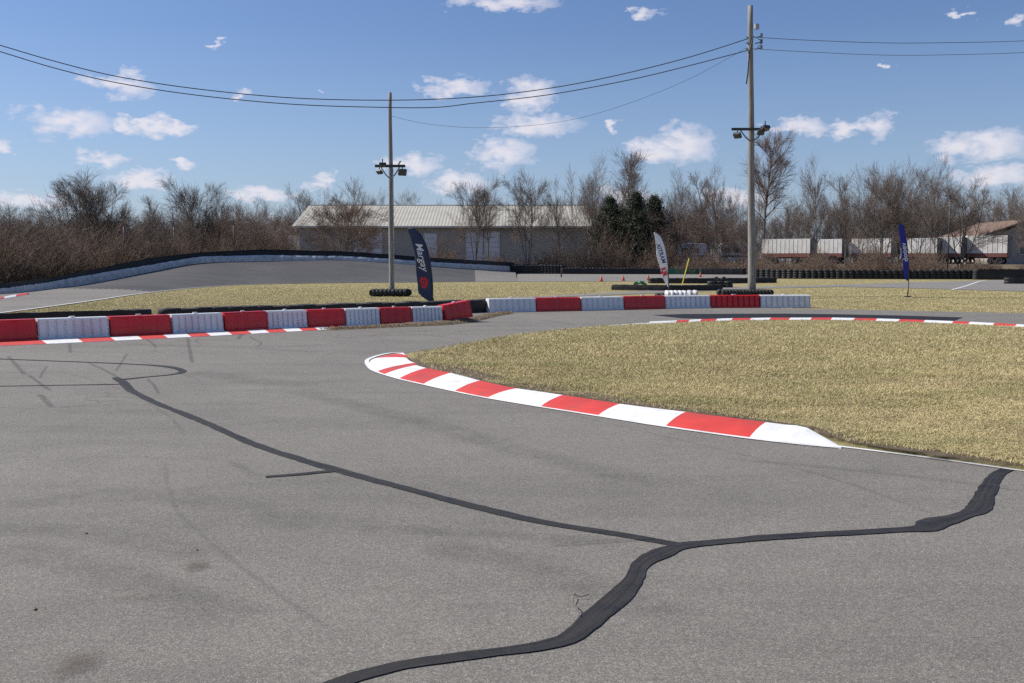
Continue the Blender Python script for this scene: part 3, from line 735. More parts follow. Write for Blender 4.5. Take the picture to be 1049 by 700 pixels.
mb = MB(); a = gl(698, 55.6); b = P(706, 265, 56.2); mb.tube([(a.x, a.y, .05), tuple(b)], .032, 8); tag(put('leaning_stake', mb, YELLOW), 'thin yellow pole leaning out of the tyres', 'pole')

# ------------------------------------------------------------------ feather flags
def text_mesh(body, size, mat, bold=0., shear=0.):
    cu = bpy.data.curves.new('lettering', 'FONT'); cu.body = body; cu.size = size; cu.align_x = 'CENTER'; cu.align_y = 'CENTER'; cu.offset = bold; cu.shear = shear; cu.resolution_u = 3
    to = bpy.data.objects.new('lettering', cu); COL.objects.link(to)
    dg = bpy.context.evaluated_depsgraph_get(); dg.update(); me = bpy.data.meshes.new_from_object(to.evaluated_get(dg)); bpy.data.objects.remove(to)
    me.materials.clear(); me.materials.append(mat); return me
def rip(x, z): return .035*math.sin(z*3.1+x*4)+.015*math.sin(z*8+x*7)
def feather(name_lab, outline, pole_px, Y, cloth, texts, base_px, emblem=None):
    b = gl(base_px, Y); e = empty('feather_flag', b, 0, name_lab, 'flag')
    loc = [P(a, c, Y)-b for a, c in outline]; n2 = len(loc)//2
    # outline is right edge top->bottom then left edge bottom->top
    R_ = loc[:n2]; L_ = list(reversed(loc[n2:])); mb = MB(); rows = 26; cols = 6
    def along(A, t):
        s = t*(len(A)-1); i = min(int(s), len(A)-2); f = s-i
        p0, p1, p2, p3 = A[max(i-1, 0)], A[i], A[i+1], A[min(i+2, len(A)-1)]
        return .5*((2*p1)+(p2-p0)*f+(2*p0-5*p1+4*p2-p3)*f*f+(3*p1-p0-3*p2+p3)*f**3)
    for i in range(rows+1):
        a = along(L_, i/rows); c = along(R_, i/rows)
        for j in range(cols+1):
            p = a.lerp(c, j/cols); mb.v.append((p.x, rip(p.x, p.z), p.z))
    for i in range(rows):
        for j in range(cols): mb.f.append((i*(cols+1)+j, i*(cols+1)+j+1, (i+1)*(cols+1)+j+1, (i+1)*(cols+1)+j)); mb.m.append(0)
    s = put('sail', mb, cloth, e, True); so = s.modifiers.new('s', 'SOLIDIFY'); so.thickness = .006; so.offset = 0
    pp = [P(a, c, Y)-b for a, c in pole_px]; pp = [Vector((p.x, rip(p.x, p.z), p.z)) for p in dens([Vector((0, 0, 0))]+pp, .15)]; pp[0].y = 0
    mb = MB(); mb.tube(pp, [.02]*(len(pp)-6)+[.014]*6, 8); put('flag_pole', mb, DARKMETAL, e, True)
    mb = MB(); mb.tube([(0, 0, .0), (0, 0, .04)], [.16, .14], 12); mb.tube([(0, 0, .04), (0, 0, .25)], .03, 8); put('ground_base', mb, DARKMETAL, e)
    for body, size, (px, py), ang, mat, bold, shear, stretch in texts:
        me = text_mesh(body, size, mat, bold, shear); c = P(px, py, Y)-b; ca, sa = math.cos(ang), math.sin(ang)
        for v in me.vertices:
            x, y = v.co.x*stretch, v.co.y; X_ = c.x+x*ca-y*sa; Z_ = c.z+x*sa+y*ca; v.co = (X_, rip(X_, Z_)-.008, Z_)
        link('lettering', me, e)
    if emblem:
        (px, py), ew, eh, mat = emblem; c = P(px, py, Y)-b; mb = MB()
        # angular head-like badge: dark red blob of lobes with notches
        pts = []
        for k in range(28):
            a = 2*math.pi*k/28; r = 1+.07*math.sin(3*a+.6)+.05*math.sin(7*a); x = c.x+ew*r*math.cos(a)-.10*(math.sin(a))*eh*.8; z = c.z+eh*r*math.sin(a); pts.append((x, rip(x, z)-.008, z))
        mb.add(pts+[(c.x, rip(c.x, c.z)-.008, c.z)], [(28, k, (k+1) % 28) for k in range(28)]); em = put('emblem', mb, mat, e)
        mb = MB()
        for dx, dz, sx, sz in ((-.05, .07, .05, .02), (.04, .03, .02, .06), (-.02, -.10, .06, .018), (.05, -.04, .03, .02), (-.07, -.03, .018, .04)):
            x = c.x+dx; z = c.z+dz; mb.add([(x-sx, rip(x, z)-.014, z-sz), (x+sx, rip(x, z)-.014, z-sz*.4), (x+sx, rip(x, z)-.014, z+sz), (x-sx*.4, rip(x, z)-.014, z+sz)], [(0, 1, 2, 3)])
        put('emblem_mark', mb, FLAG_NAVY, em)
    return e
feather('navy feather flag with white lettering and a red emblem, behind the left barrier row',
        [(419, 234.6), (425, 235.3), (431, 241), (436.6, 252), (440, 266), (442, 280), (442.8, 295), (443, 311)] + [(442.4, 310.6), (429.6, 301.4), (427.8, 291), (426.2, 279), (425.2, 267), (423.7, 255.8), (420.8, 244), (417.3, 234.6)],
        [(443.2, 308), (443.2, 295), (442.2, 280), (440.2, 266), (436.8, 252), (431.2, 240.8), (425, 235), (418, 234.2)], 37.2, FLAG_NAVY,
        [('Margay', .36, (431.8, 263), R(-77), INK_W, .004, .35, 1.02)], 443.4, ((434.2, 289.5), .15, .21, INK_R))
feather('white feather flag with dark and red lettering, right of centre beside the yellow pole',
        [(671, 238), (676.3, 241.5), (680.5, 251), (683, 262.3), (684.3, 276.5), (684.8, 294.4)] + [(684.2, 294.2), (680, 286.8), (676.3, 274.6), (672.6, 262), (672, 252), (670, 238.2)],
        [(685.0, 300), (685, 294), (684.5, 276.5), (683.2, 262.3), (680.7, 251), (676.4, 241.3), (670.5, 237.9)], 40.9, FLAG_WHITE,
        [('XITRAM', .24, (677, 259.6), R(-72), INK_B, .004, .2, .95), ('KJR', .30, (680.3, 278.8), R(-72), INK_R, .014, 0, .8)], 685.2)
feather('narrow blue feather flag with white lettering, alone on the right hand grass',
        [(922, 229), (925.4, 231), (927.8, 241), (929.4, 254.7), (930.3, 273), (930.8, 288)] + [(930.2, 288), (926.9, 284), (924.4, 267), (922.6, 248.6), (921, 236), (921.2, 229)],
        [(931, 296), (930.9, 288), (930.5, 273), (929.6, 254.7), (928, 241), (925.6, 230.8), (922, 228.8)], 45.3, FLAG_BLUE,
        [('dooev', .34, (926.6, 258.6), R(99), INK_W, .006, 0, 1.0)], 931)

# ------------------------------------------------------------------ poles, lights and wires
def floodlight(parent, loc, rot, big=1.):
    mb = MB(); Rm = Matrix.Rotation(rot[2], 3, 'Z') @ Matrix.Rotation(rot[0], 3, 'X')
    mb.box(Vector(loc), (.36*big, .14*big, .28*big), rot=Rm, taper=1.)
    f = put('floodlight', mb, DARKMETAL, parent, bevel=.02)
    mb = MB(); mb.box(Vector(loc)+Rm @ Vector((0, -.075*big, 0)), (.30*big, .02, .22*big), rot=Rm); put('lens', mb, WINDOW, f)
    mb = MB(); mb.tube([Vector(loc)+Vector((0, 0, .3*big)), Vector(loc)+Vector((0, 0, .12*big))], .025, 6); put('bracket', mb, DARKMETAL, f)
def pole(px_b, base, px_t, py_t, r0, r1, mat, label, arm_y, arm_l, arm_r, extra):
    e = empty('utility_pole', base, 0, label, 'pole'); Y = base.y
    t = P(px_t, py_t, Y)-base; H = t.z
    mb = MB(); k = 14
    mb.tube([(t.x*i/k+.008*math.sin(i*.9), .008*math.sin(i*1.3), -.2+(H+.2)*i/k) for i in range(k+1)], [r0+(r1-r0)*(i/k)**.9 for i in range(k+1)], 14)
    put('shaft', mb, mat, e, True)
    az = P(px_b, arm_y, Y).z; ax0 = P(arm_l, arm_y, Y).x-base.x; ax1 = P(arm_r, arm_y, Y).x-base.x; cxm = t.x*az/H
    mb = MB(); mb.box(((ax0+ax1)/2, -r0*.95, az), (ax1-ax0, .1, .12)); put('cross_arm', mb, DARKMETAL, e, bevel=.01)
    for s in (-1, 1):
        mb = MB(); mb.tube([(cxm+s*(ax1-ax0)*.30, -r0*.95, az-.06), (cxm+s*(ax1-ax0)*.16, -r0*.95, az-.38), (cxm+s*.05, -r0*.85, az-.55)], .028, 6); put('arm_brace', mb, DARKMETAL, e)
    extra(e, az, ax0, ax1, cxm, r0, t); return e, t
def exA(e, az, a0, a1, c, r0, t):
    floodlight(e, (a0+.22, -.25, az-.28), (R(50), 0, R(-35)), .8); floodlight(e, (a1-.12, -.3, az-.30), (R(20), 0, R(25)), 1.05); 
    floodlight(e, (c-.34, -.22, az+.05), (R(70), 0, R(10)), .9)
    mb = MB(); mb.tube([(a1-.3, -.25, az+.05), (a1-.2, -.25, az+.22)], .035, 6); put('stub_bracket', mb, DARKMETAL, e)
    mb = MB(); mb.tube([(c+.12, -.14, az-.1), (c+.13, -.14, az-3), (c+.13, -.15, .3)], .018, 6); put('conduit', mb, METAL, e)
def exB(e, az, a0, a1, c, r0, t):
    floodlight(e, (a0+.25, -.3, az-.30), (R(45), 0, R(-40)), 1.0); floodlight(e, (a1-.22, -.3, az+.03), (R(60), 0, R(30)), 1.1); floodlight(e, (a1-.42, -.32, az-.16), (R(35), 0, R(10)), .9)
    zz = lambda py: P(771, py, e.location.y).z
    mb = MB(); mb.tube([(c+.12, -.2, zz(31)), (c+.12, -.2, zz(26))], .12, 10); put('junction_box', mb, METAL, e)
    for py in (39, 45, 51):
        mb = MB(); mb.tube([(c+.1, -.02, zz(py)), (c+.42, -.03, zz(py)+.08)], .03, 6); mb.tube([(c+.40, -.03, zz(py)), (c+.40, -.03, zz(py)+.2)], .06, 8); put('insulator', mb, GLASSM, e)
        mb = MB(); mb.tube([(c-.1, -.02, zz(py)), (c-.3, -.03, zz(py)+.03)], .03, 6); put('cable_hook', mb, DARKMETAL, e)
    mb = MB(); mb.tube([(c-.02, -.2, zz(38)), (c-.2, -.22, zz(55)), (c-.24, -.22, zz(75)), (c-.3, -.2, zz(87))], .03, 6); put('hanging_cable', mb, CABLE, e, True)
    mb = MB(); mb.tube([(c+.2, -.1, zz(40)), (c+.42, -.1, zz(43)), (c+.2, -.1, zz(50))], .02, 6); put('jumper_cable', mb, CABLE, e, True)
POLE2 = POLEW
pole(401, PA, 399.5, 95, .135, .08, POLE2, 'shorter wooden light pole left of centre with floodlights on a cross arm', 170.5, 384.5, 415.5, exA)
pole(771, PB, 768.6, 6, .19, .115, POLEW, 'tallest wooden utility pole right of centre carrying the cables', 133, 748.5, 787, exB)
def wire(name, knots, depth, r, label):
    kx = [a for a, _ in knots]; pts = []
    A = dens([Vector((a, b, 0)) for a, b in knots], 12)
    mb = MB(); mb.tube([P(p.x, p.y, interp(depth[0], depth[1], p.x)) for p in A], r, 5, cap=False); tag(put(name, mb, CABLE, smooth=True), label, 'cable')
DL = ([-700, 768], [36, 47]); DR = ([768, 1700], [47, 60])
wire('overhead_cable', [(-700, -200), (-300, -52), (-100, 16), (0, 46.5), (60, 64), (120, 78.5), (200, 91), (300, 100.5), (400, 102.8), (480, 100), (550, 92.5), (620, 80), (700, 60.5), (767, 39.5)], DL, .02, 'upper dark cable sweeping from the left edge to the tall pole')
wire('overhead_cable', [(-700, -190), (-300, -44), (-100, 22), (0, 53), (60, 71), (120, 85), (200, 97.5), (300, 107), (400, 110.3), (450, 110), (480, 106.5), (560, 97.5), (640, 83), (700, 69), (767, 51.5)], DL, .02, 'lower dark cable sweeping from the left edge to the tall pole')
wire('overhead_cable', [(401, 119), (430, 126), (465, 130), (500, 131), (560, 127), (620, 114), (700, 84), (767, 48)], ([401, 768], [46.2, 47]), .007, 'thin faint cable sagging between the two poles below the others')
wire('overhead_cable', [(770, 38), (820, 41), (900, 44), (960, 44), (1049, 42), (1200, 34), (1500, 8)], DR, .013, 'upper cable running right from the tall pole')
wire('overhead_cable', [(770, 50), (820, 53), (900, 56.5), (960, 56.5), (1049, 54), (1200, 46), (1500, 22)], DR, .011, 'lower cable running right from the tall pole')
wire('guy_wire', [(755, 62), (744, 100), (735, 135)], ([700, 768], [47, 47]), .004, 'barely visible stay wire beside the tall pole') if False else None
def lamp_post(px, top, d, label, arm=True):
    e = empty('lamp_post', gl(px, d), 0, label, 'lamp post'); H = CH+(HOR-top)*d/F
    mb = MB(); mb.tube([(0, 0, 0), (0, 0, H)], [.07, .045], 8); put('shaft', mb, DARKMETAL, e, True)
    mb = MB(); mb.box((-.25, 0, H-.02), (.55, .2, .12)); put('lamp_head', mb, METAL, e, bevel=.03)
lamp_post(128, 226, 86, 'slim pale lamp post in the left thicket below the big bare tree'); lamp_post(179, 227, 96, 'slim lamp post second from the left in the thicket')
lamp_post(240, 226, 100, 'slim lamp post in the thicket left of the warehouse'); lamp_post(971, 200, 99, 'tall slim lamp post among the right hand trees')

# ------------------------------------------------------------------ warehouse
BY = 150.; bx0 = X(307, BY); bx1 = X(601, BY); ex0 = X(299.5, BY-.8); ex1 = bx1+.8
zev = CH+(HOR-232.5)*BY/F; zrd = CH+(HOR-211.5)*(BY+12)/F
B = empty('warehouse', (bx0, BY, 0), 0, 'long grey metal warehouse with a pale low pitched roof behind the bank', 'warehouse')
W = bx1-bx0; D = 24.
def slab(pts, th):
    mb = MB(); n = len(pts); lo = [(x, y, z-th) for x, y, z in pts]; mb.v = list(pts)+lo
    mb.f = [tuple(range(n)), tuple(reversed(range(n, 2*n)))]+[(i, n+i, n+(i+1) % n, (i+1) % n) for i in range(n)]; mb.m = [0]*len(mb.f); return mb
doors = [(363, 391, 239), (435, 447, 240), (478, 494, 238.5), (497, 511, 238.5)]
mb = MB(); nr = int(W/.45)
# corrugated front wall
xs_ = [0]
for k in range(nr*2+1): xs_.append(k*W/(nr*2+1))
for i in range(nr*2+1):
    x = i*W/(nr*2); y = -.04 if i % 2 else 0.
    mb.v += [(x, y, 0), (x, y, zev-.25)]
for i in range(nr*2): mb.f.append((2*i, 2*i+2, 2*i+3, 2*i+1)); mb.m.append(0)
put('front_wall', mb, WALLM, B)
for s, nm in ((0, 'end_wall'), (W, 'end_wall')):
    mb = MB(); sx = .15 if s == 0 else -.15
    mb.add([(s, .05, 0), (s, D, 0), (s, D, zev-.25), (s, D/2, zrd-.3), (s, .05, zev-.25), (s+sx, .05, 0), (s+sx, D, 0), (s+sx, D, zev-.25), (s+sx, D/2, zrd-.3), (s+sx, .05, zev-.25)], [(0, 1, 2, 3, 4), (9, 8, 7, 6, 5), (0, 5, 6, 1), (1, 6, 7, 2), (0, 4, 9, 5)]); put(nm, mb, WALLM, B)
mb = MB(); mb.box((W/2, D, (zev-.25)/2), (W-.4, .15, zev-.25)); put('back_wall', mb, WALLM, B)
x0 = ex0-bx0; x1 = ex1-bx0
for s in (1, -1):                      # standing seam roof, one ridge line shared
    y0 = -.8 if s == 1 else D+.8; mb = MB(); nr = int((x1-x0)/.5)
    for i in range(nr*3+1):
        x = x0+(x1-x0)*i/(nr*3); z = .035 if i % 3 == 0 else 0.
        mb.v += [(x, y0, zev-.02+z-(.0)), (x, D/2, zrd+z)]
    for i in range(nr*3): mb.f.append((2*i, 2*i+2, 2*i+3, 2*i+1)); mb.m.append(0)
    o = put('roof', mb, ROOF, B); so = o.modifiers.new('s', 'SOLIDIFY'); so.thickness = .12; so.offset = 0
mb = MB(); mb.box(((x0+x1)/2, -.88, zev-.12), (x1-x0, .14, .22)); put('gutter', mb, TRIM, B)
mb = MB(); mb.box(((x0+x1)/2, D/2, zrd+.09), (x1-x0, .5, .1)); put('ridge_cap', mb, TRIM, B)
for a, b, tp in doors:
    xa = X(a, BY)-bx0; xb = X(b, BY)-bx0; zt = CH+(HOR-tp)*BY/F; mb = MB()
    nn = 8
    for k in range(nn): mb.box(((xa+xb)/2, -.09, zt*(k+.5)/nn), (xb-xa, .06, zt/nn-.03))
    d_ = put('shutter_door', mb, DOORM, B)
    mb = MB(); mb.box((xa-.08, -.1, zt/2), (.14, .12, zt)); mb.box((xb+.08, -.1, zt/2), (.14, .12, zt)); mb.box(((xa+xb)/2, -.1, zt+.08), (xb-xa+.3, .12, .14)); put('door_frame', mb, TRIM, d_)
ax = X(296, BY+4)-bx0
mb = MB(); mb.box(((ax-.02)/2-.1, 8, 2.8), (abs(ax), 8, 5.6)); put('side_annex', mb, TRIM, B)

# ------------------------------------------------------------------ embankment, trailers, campers, house
mb = MB()
for px in range(640, 1500, 20):
    for d, z in ((127, -.05), (129, .5), (132, 1.2), (178, 1.2), (190, 0)): mb.v.append((X(px, d), d, z*min(1, (px-640)/60.)-.02))
nc = len(range(640, 1500, 20))
for i in range(nc-1):
    for k in range(4): mb.f.append((i*5+k, (i+1)*5+k, (i+1)*5+k+1, i*5+k+1)); mb.m.append(0)
structure('embankment', mb, [LITTER])
TZ = 1.2
def trailer(px0, px1, Y, top, label, dark_end=True, first=[None]):
    H = CH+(HOR-top)*Y/F-TZ; w = (px1-px0)/F*Y/math.cos(R(38))
    e = empty('box_trailer', (X(px0, Y), Y, TZ), R(-38), label, 'trailer', 'trailers parked beyond the right hand trees')
    mb = MB(); mb.box((w/2, 1.25, (H+1.5)/2), (w, 2.5, H-1.5)); 
    for k in range(int(w/.6)): mb.box((.3+k*.6, -.012, (H+1.5)/2), (.05, .03, H-1.6))
    put('box_body', mb, TRAILER_W, e)
    mb = MB(); mb.box((w/2, 1.25, 1.24), (w, 2.46, .52)); put('lower_panel', mb, TRAILER_R, e)
    mb = MB(); mb.box((w/2, 1.25, .9), (w, 1.2, .16)); put('chassis', mb, TRAILER_D, e)
    for x in (.16*w, .84*w, .84*w-1.1):
        for y in (.2, 2.3): mb = MB(); mb.torus((x, y, .46), .32, .14, 'y', 16, 8, .9); put('wheel', mb, RUBBER, e, True)
    mb = MB(); mb.box((w+.04, 1.25, (H+1.)/2), (.08, 2.4, H-1.)); put('rear_door', mb, TRAILER_D, e)
for i, (a, b, Y, tp, lb) in enumerate([(780, 820, 138, 245.5, 'pale box trailer with red base, first right of the tall pole'), (833, 856, 137, 245.5, 'short pale trailer second right of the tall pole'), (872, 903, 136.5, 245, 'white trailer with red base left of the blue feather flag'), (926, 951, 136, 244.5, 'white trailer just right of the blue feather flag'), (960, 978, 135.5, 243.5, 'white trailer half hidden behind the tall slim lamp post'), (984, 1018, 136, 242, 'long white trailer with red lower panel nearest the brown roofed house')]):
    trailer(a, b, Y, tp, lb)
def camper(px0, px1, Y, top, label):
    H = CH+(HOR-top)*Y/F-TZ; w = (px1-px0)/F*Y; e = empty('camper_van', (X(px0, Y), Y, TZ), 0, label, 'camper', 'campers parked beyond the trees')
    mb = MB(); pr = [(0, .5), (w, .5), (w, H-.3), (w-.3, H), (.5, H), (0, H-.5)]
    mb.add([(x, 0, z) for x, z in pr]+[(x, 2.3, z) for x, z in pr], [tuple(range(6)), tuple(reversed(range(6, 12)))]+[(i, (i+1) % 6, 6+(i+1) % 6, 6+i) for i in range(6)]); put('body', mb, TRAILER_W, e, bevel=.08)
    for x in (.25*w, .62*w):
        mb = MB(); mb.box((x, -.02, H*.66), (w*.22, .04, .7)); put('window', mb, WINDOW, e)
    mb = MB(); mb.box((w/2, -.015, H*.38), (w, .03, .22)); put('side_stripe', mb, TRAILER_D, e)
    for x in (.2*w, .8*w):
        for y in (.15, 2.15): mb = MB(); mb.torus((x, y, .4), .28, .12, 'y', 16, 8, .9); put('wheel', mb, RUBBER, e, True)
    mb = MB(); mb.box((w*.5, 1.1, H+.1), (.9, .7, .2)); put('roof_vent', mb, TRIM, e, bevel=.03)
camper(694, 724, 137, 249.5, 'white camper with dark windows left of the yellow pole top'); camper(738, 766, 137, 249, 'white camper behind the trees just left of the tall pole')
HX = X(999, 148); HY = 148; zt0 = CH+(HOR-243)*HY/F; zt1 = CH+(HOR-225)*HY/F; hw = X(1052, HY)-HX
Hs = empty('house', (HX, HY, TZ), 0, 'low house with a wide brown gabled roof at the right edge', 'house')
mb = MB(); mb.box((hw, 8, (zt0-TZ)/2), (2*hw-5, 14, zt0-TZ)); mb.add([(2.5, 1, zt0-TZ), (2*hw-2.5, 1, zt0-TZ), (hw, 1, zt1-TZ-.6)], [(0, 1, 2)]); put('wall', mb, SIDING, Hs)
for s in (-1, 1):
    mb = slab([(hw, 0, zt1-TZ), (hw, 16, zt1-TZ), (hw+s*hw, 16, zt0-TZ-.1), (hw+s*hw, 0, zt0-TZ-.1)], .25); put('roof', mb, SHINGLE, Hs)
for x in (4, 7.5, 11):
    mb = MB(); mb.box((x, .96, 2.1), (1.1, .1, 1.3)); w_ = put('window', mb, WINDOW, Hs)
    mb = MB()
    for dx, dz, sx, sz in ((-.6, 0, .1, 1.5), (.6, 0, .1, 1.5), (0, .7, 1.3, .1), (0, -.7, 1.3, .1)): mb.box((x+dx, .93, 2.1+dz), (sx, .12, sz))
    put('window_frame', mb, TRIM, w_)

# ------------------------------------------------------------------ bare trees
def unit(v): return v/np.linalg.norm(v)
def gen_tree(seed, H=12., trunk=.35, stems=1, spread=.5, limbs=14, crown0=.25, up=.25, l1=.42, sub=(8, 6, 3), rad=.14, lean=0., twig=.011, dense_top=0):
    r = np.random.default_rng(seed); segs = [[], [], [], [], []]
    def walk(p, d, length, r0, r1, lev, nseg, wob, trop):
        pts = [p.copy()]; step = length/nseg; dd = d.copy()
        for i in range(nseg):
            dd = unit(dd+r.normal(0, wob, 3)+np.array([0, 0, trop])); q = pts[-1]+dd*step
            a = r0+(r1-r0)*i/nseg; b = r0+(r1-r0)*(i+1)/nseg; segs[lev].append((*pts[-1], *q, a, b)); pts.append(q)
        return pts, dd
    def spawn(pts, n, t0, length, r0, lev, ang, par_d):
        if lev > 4: return
        for k in range(n):
            t = t0+(1-t0)*(k+r.uniform(.1, .9))/n; s = t*(len(pts)-1); i = min(int(s), len(pts)-2); f = s-i
            p = pts[i]*(1-f)+pts[i+1]*f; d = unit(pts[i+1]-pts[i]); ax = unit(np.cross(d, r.normal(0, 1, 3))); a = ang*r.uniform(.65, 1.3)
            nd = unit(d*math.cos(a)+ax*math.sin(a)); 
            ln = length*r.uniform(.6, 1.25)*(1.15-.55*t if lev < 3 else 1)
            rr = max(twig*.8, r0*(1.1-.6*t)*r.uniform(.36, .55))
            tr = up*(.6 if lev < 3 else .35)
            q, _ = walk(p, nd, ln, rr, rr*.35 if lev < 4 else rr*.5, lev, 4 if lev < 3 else (3 if lev == 3 else 2), .075 if lev < 3 else .05, tr)
            if lev < 4: spawn(q, sub[min(lev-1, len(sub)-1)], .18, ln*(.6 if lev < 3 else .85), rr, lev+1, .48, nd)
    for s in range(stems):
        az = r.uniform(0, 6.28) if stems > 1 else 0; til = (spread*.55*r.uniform(.5, 1.2) if stems > 1 else lean)
        d = np.array([math.sin(til)*math.cos(az), math.sin(til)*math.sin(az), math.cos(til)]); hs = H*(.92 if stems == 1 else .85*r.uniform(.8, 1.))
        tr = rad*(1 if stems == 1 else .55); pts, dd = walk(np.array([r.normal(0, .12*(stems > 1)), r.normal(0, .12*(stems > 1)), -.1]), d, hs, tr, tr*.14, 0, 11, .045, .03)
        spawn(pts, max(3, int(limbs/stems)), crown0, H*l1, tr, 1, spread+.35, d)
    return segs
def seg_mesh(name, segl, mats, nside, mi=None):
    """all limb pieces of one crown or trunk as one mesh"""
    A = np.array([s for L_ in segl for s in L_]); n = len(A)
    if n == 0: A = np.zeros((1, 8)); n = 1
    p0 = A[:, :3]; p1 = A[:, 3:6]; d = p1-p0; d /= np.linalg.norm(d, axis=1)[:, None]+1e-9
    ref = np.where(np.abs(d[:, 2:3]) < .9, np.array([[0, 0, 1.]]), np.array([[1., 0, 0]])); a = np.cross(d, ref); a /= np.linalg.norm(a, axis=1)[:, None]+1e-9; b = np.cross(d, a)
    V = np.zeros((n, 2*nside, 3))
    for k in range(nside):
        w = 2*math.pi*k/nside; o = a*math.cos(w)+b*math.sin(w); V[:, k] = p0+o*A[:, 6:7]; V[:, nside+k] = p1+o*A[:, 7:8]
    base = (np.arange(n)*2*nside)[:, None]; Fq = np.concatenate([base+np.array([[k, (k+1) % nside, nside+(k+1) % nside, nside+k]]) for k in range(nside)], 0)
    return raw_mesh(name, V.reshape(-1, 3), Fq, mats)
def raw_mesh(name, V, Fq, mats, mi=None):
    me = bpy.data.meshes.new(name); nf, c = Fq.shape
    me.vertices.add(len(V)); me.vertices.foreach_set('co', V.astype(np.float32).ravel()); me.loops.add(nf*c); me.loops.foreach_set('vertex_index', Fq.astype(np.int32).ravel())
    me.polygons.add(nf); me.polygons.foreach_set('loop_start', (np.arange(nf)*c).astype(np.int32))
    for m in (mats if isinstance(mats, (list, tuple)) else [mats]): me.materials.append(m)
    if mi is not None: me.polygons.foreach_set('material_index', mi.astype(np.int32))
    me.update(calc_edges=True); return me
TP = {}
def proto(key, bark, twigmat, **k):
    s = gen_tree(**k); A = [x for x in s[0]]; H = max(q[5] for L_ in s for q in L_)
    TP[key] = (seg_mesh('trunk', [s[0], s[1]], bark, 6), seg_mesh('crown', [s[2], s[3], s[4]], twigmat, 3), H)
proto('A1', BARK, TWIG, seed=1, limbs=24, crown0=.18, spread=.42, up=.10, l1=.46, sub=(7, 5, 3), rad=.15, twig=.0115)
proto('A2', BARK, TWIG, seed=2, limbs=24, crown0=.32, spread=.3, up=.10, l1=.40, sub=(7, 5, 3), rad=.13, twig=.0115)
proto('A3', BARK, TWIG, seed=3, stems=4, limbs=26, crown0=.2, spread=.6, up=.08, l1=.42, sub=(7, 5, 3), rad=.16, twig=.0115)
proto('C1', BARK_PALE, TWIG, seed=4, limbs=18, crown0=.32, spread=.15, up=.12, l1=.26, sub=(6, 5, 3), rad=.11, twig=.0115)
proto('C2', BARK, TWIG, seed=5, limbs=18, crown0=.32, spread=.25, up=.10, l1=.32, sub=(6, 5, 3), rad=.12, twig=.0115)
proto('B1', BARK, TWIG_RED, seed=6, stems=11, limbs=66, crown0=.15, spread=.9, up=.08, l1=.34, sub=(7, 5, 4), rad=.13, twig=.013)
proto('B2', BARK, TWIG_RED, seed=7, stems=6, limbs=28, crown0=.12, spread=.7, up=.08, l1=.36, sub=(7, 5, 3), rad=.12, twig=.0115)
proto('D1', BARK, TWIG_RED, seed=8, stems=3, limbs=33, crown0=.1, spread=.45, up=.09, l1=.42, sub=(8, 6, 3), rad=.15, twig=.0115)
proto('D2', BARK, TWIG, seed=9, stems=4, limbs=32, crown0=.12, spread=.55, up=.09, l1=.4, sub=(7, 6, 3), rad=.14, twig=.0115)
proto('E1', BARK, TWIG_RED, seed=10, limbs=30, crown0=.42, spread=.5, up=.05, l1=.28, sub=(8, 7, 3), rad=.16, twig=.0115)
proto('A4', BARK, TWIG, seed=12, stems=3, limbs=27, crown0=.18, spread=.42, up=.10, l1=.42, sub=(7, 5, 3), rad=.13, twig=.0115)
proto('D3', BARK, TWIG_RED, seed=13, stems=6, limbs=32, crown0=.14, spread=.8, up=.08, l1=.42, sub=(7, 5, 3), rad=.14, twig=.0115)
proto('F1', BARK, TWIG, seed=21, stems=5, limbs=40, crown0=.3, spread=.5, up=.06, l1=.34, sub=(7, 6, 3), rad=.17, twig=.012)
proto('F2', BARK, TWIG, seed=24, stems=4, limbs=38, crown0=.34, spread=.42, up=.07, l1=.32, sub=(7, 6, 3), rad=.17, twig=.012)
WG = 'bare trees in the mass of woodland along the horizon'
def tree(px, top, d, key, label, wide=1., group=None, name='bare_tree', z0=0.):
    tm, cm, H = TP[key]; h = CH+(HOR-top)*d/F-z0; s = h/H
    e = empty(name, (X(px, d), d, z0), random.uniform(0, 6.28), label, 'tree', group)
    t = link('trunk', tm, e); c = link('crown', cm, e); e.scale = (s*wide, s*wide, s); return e
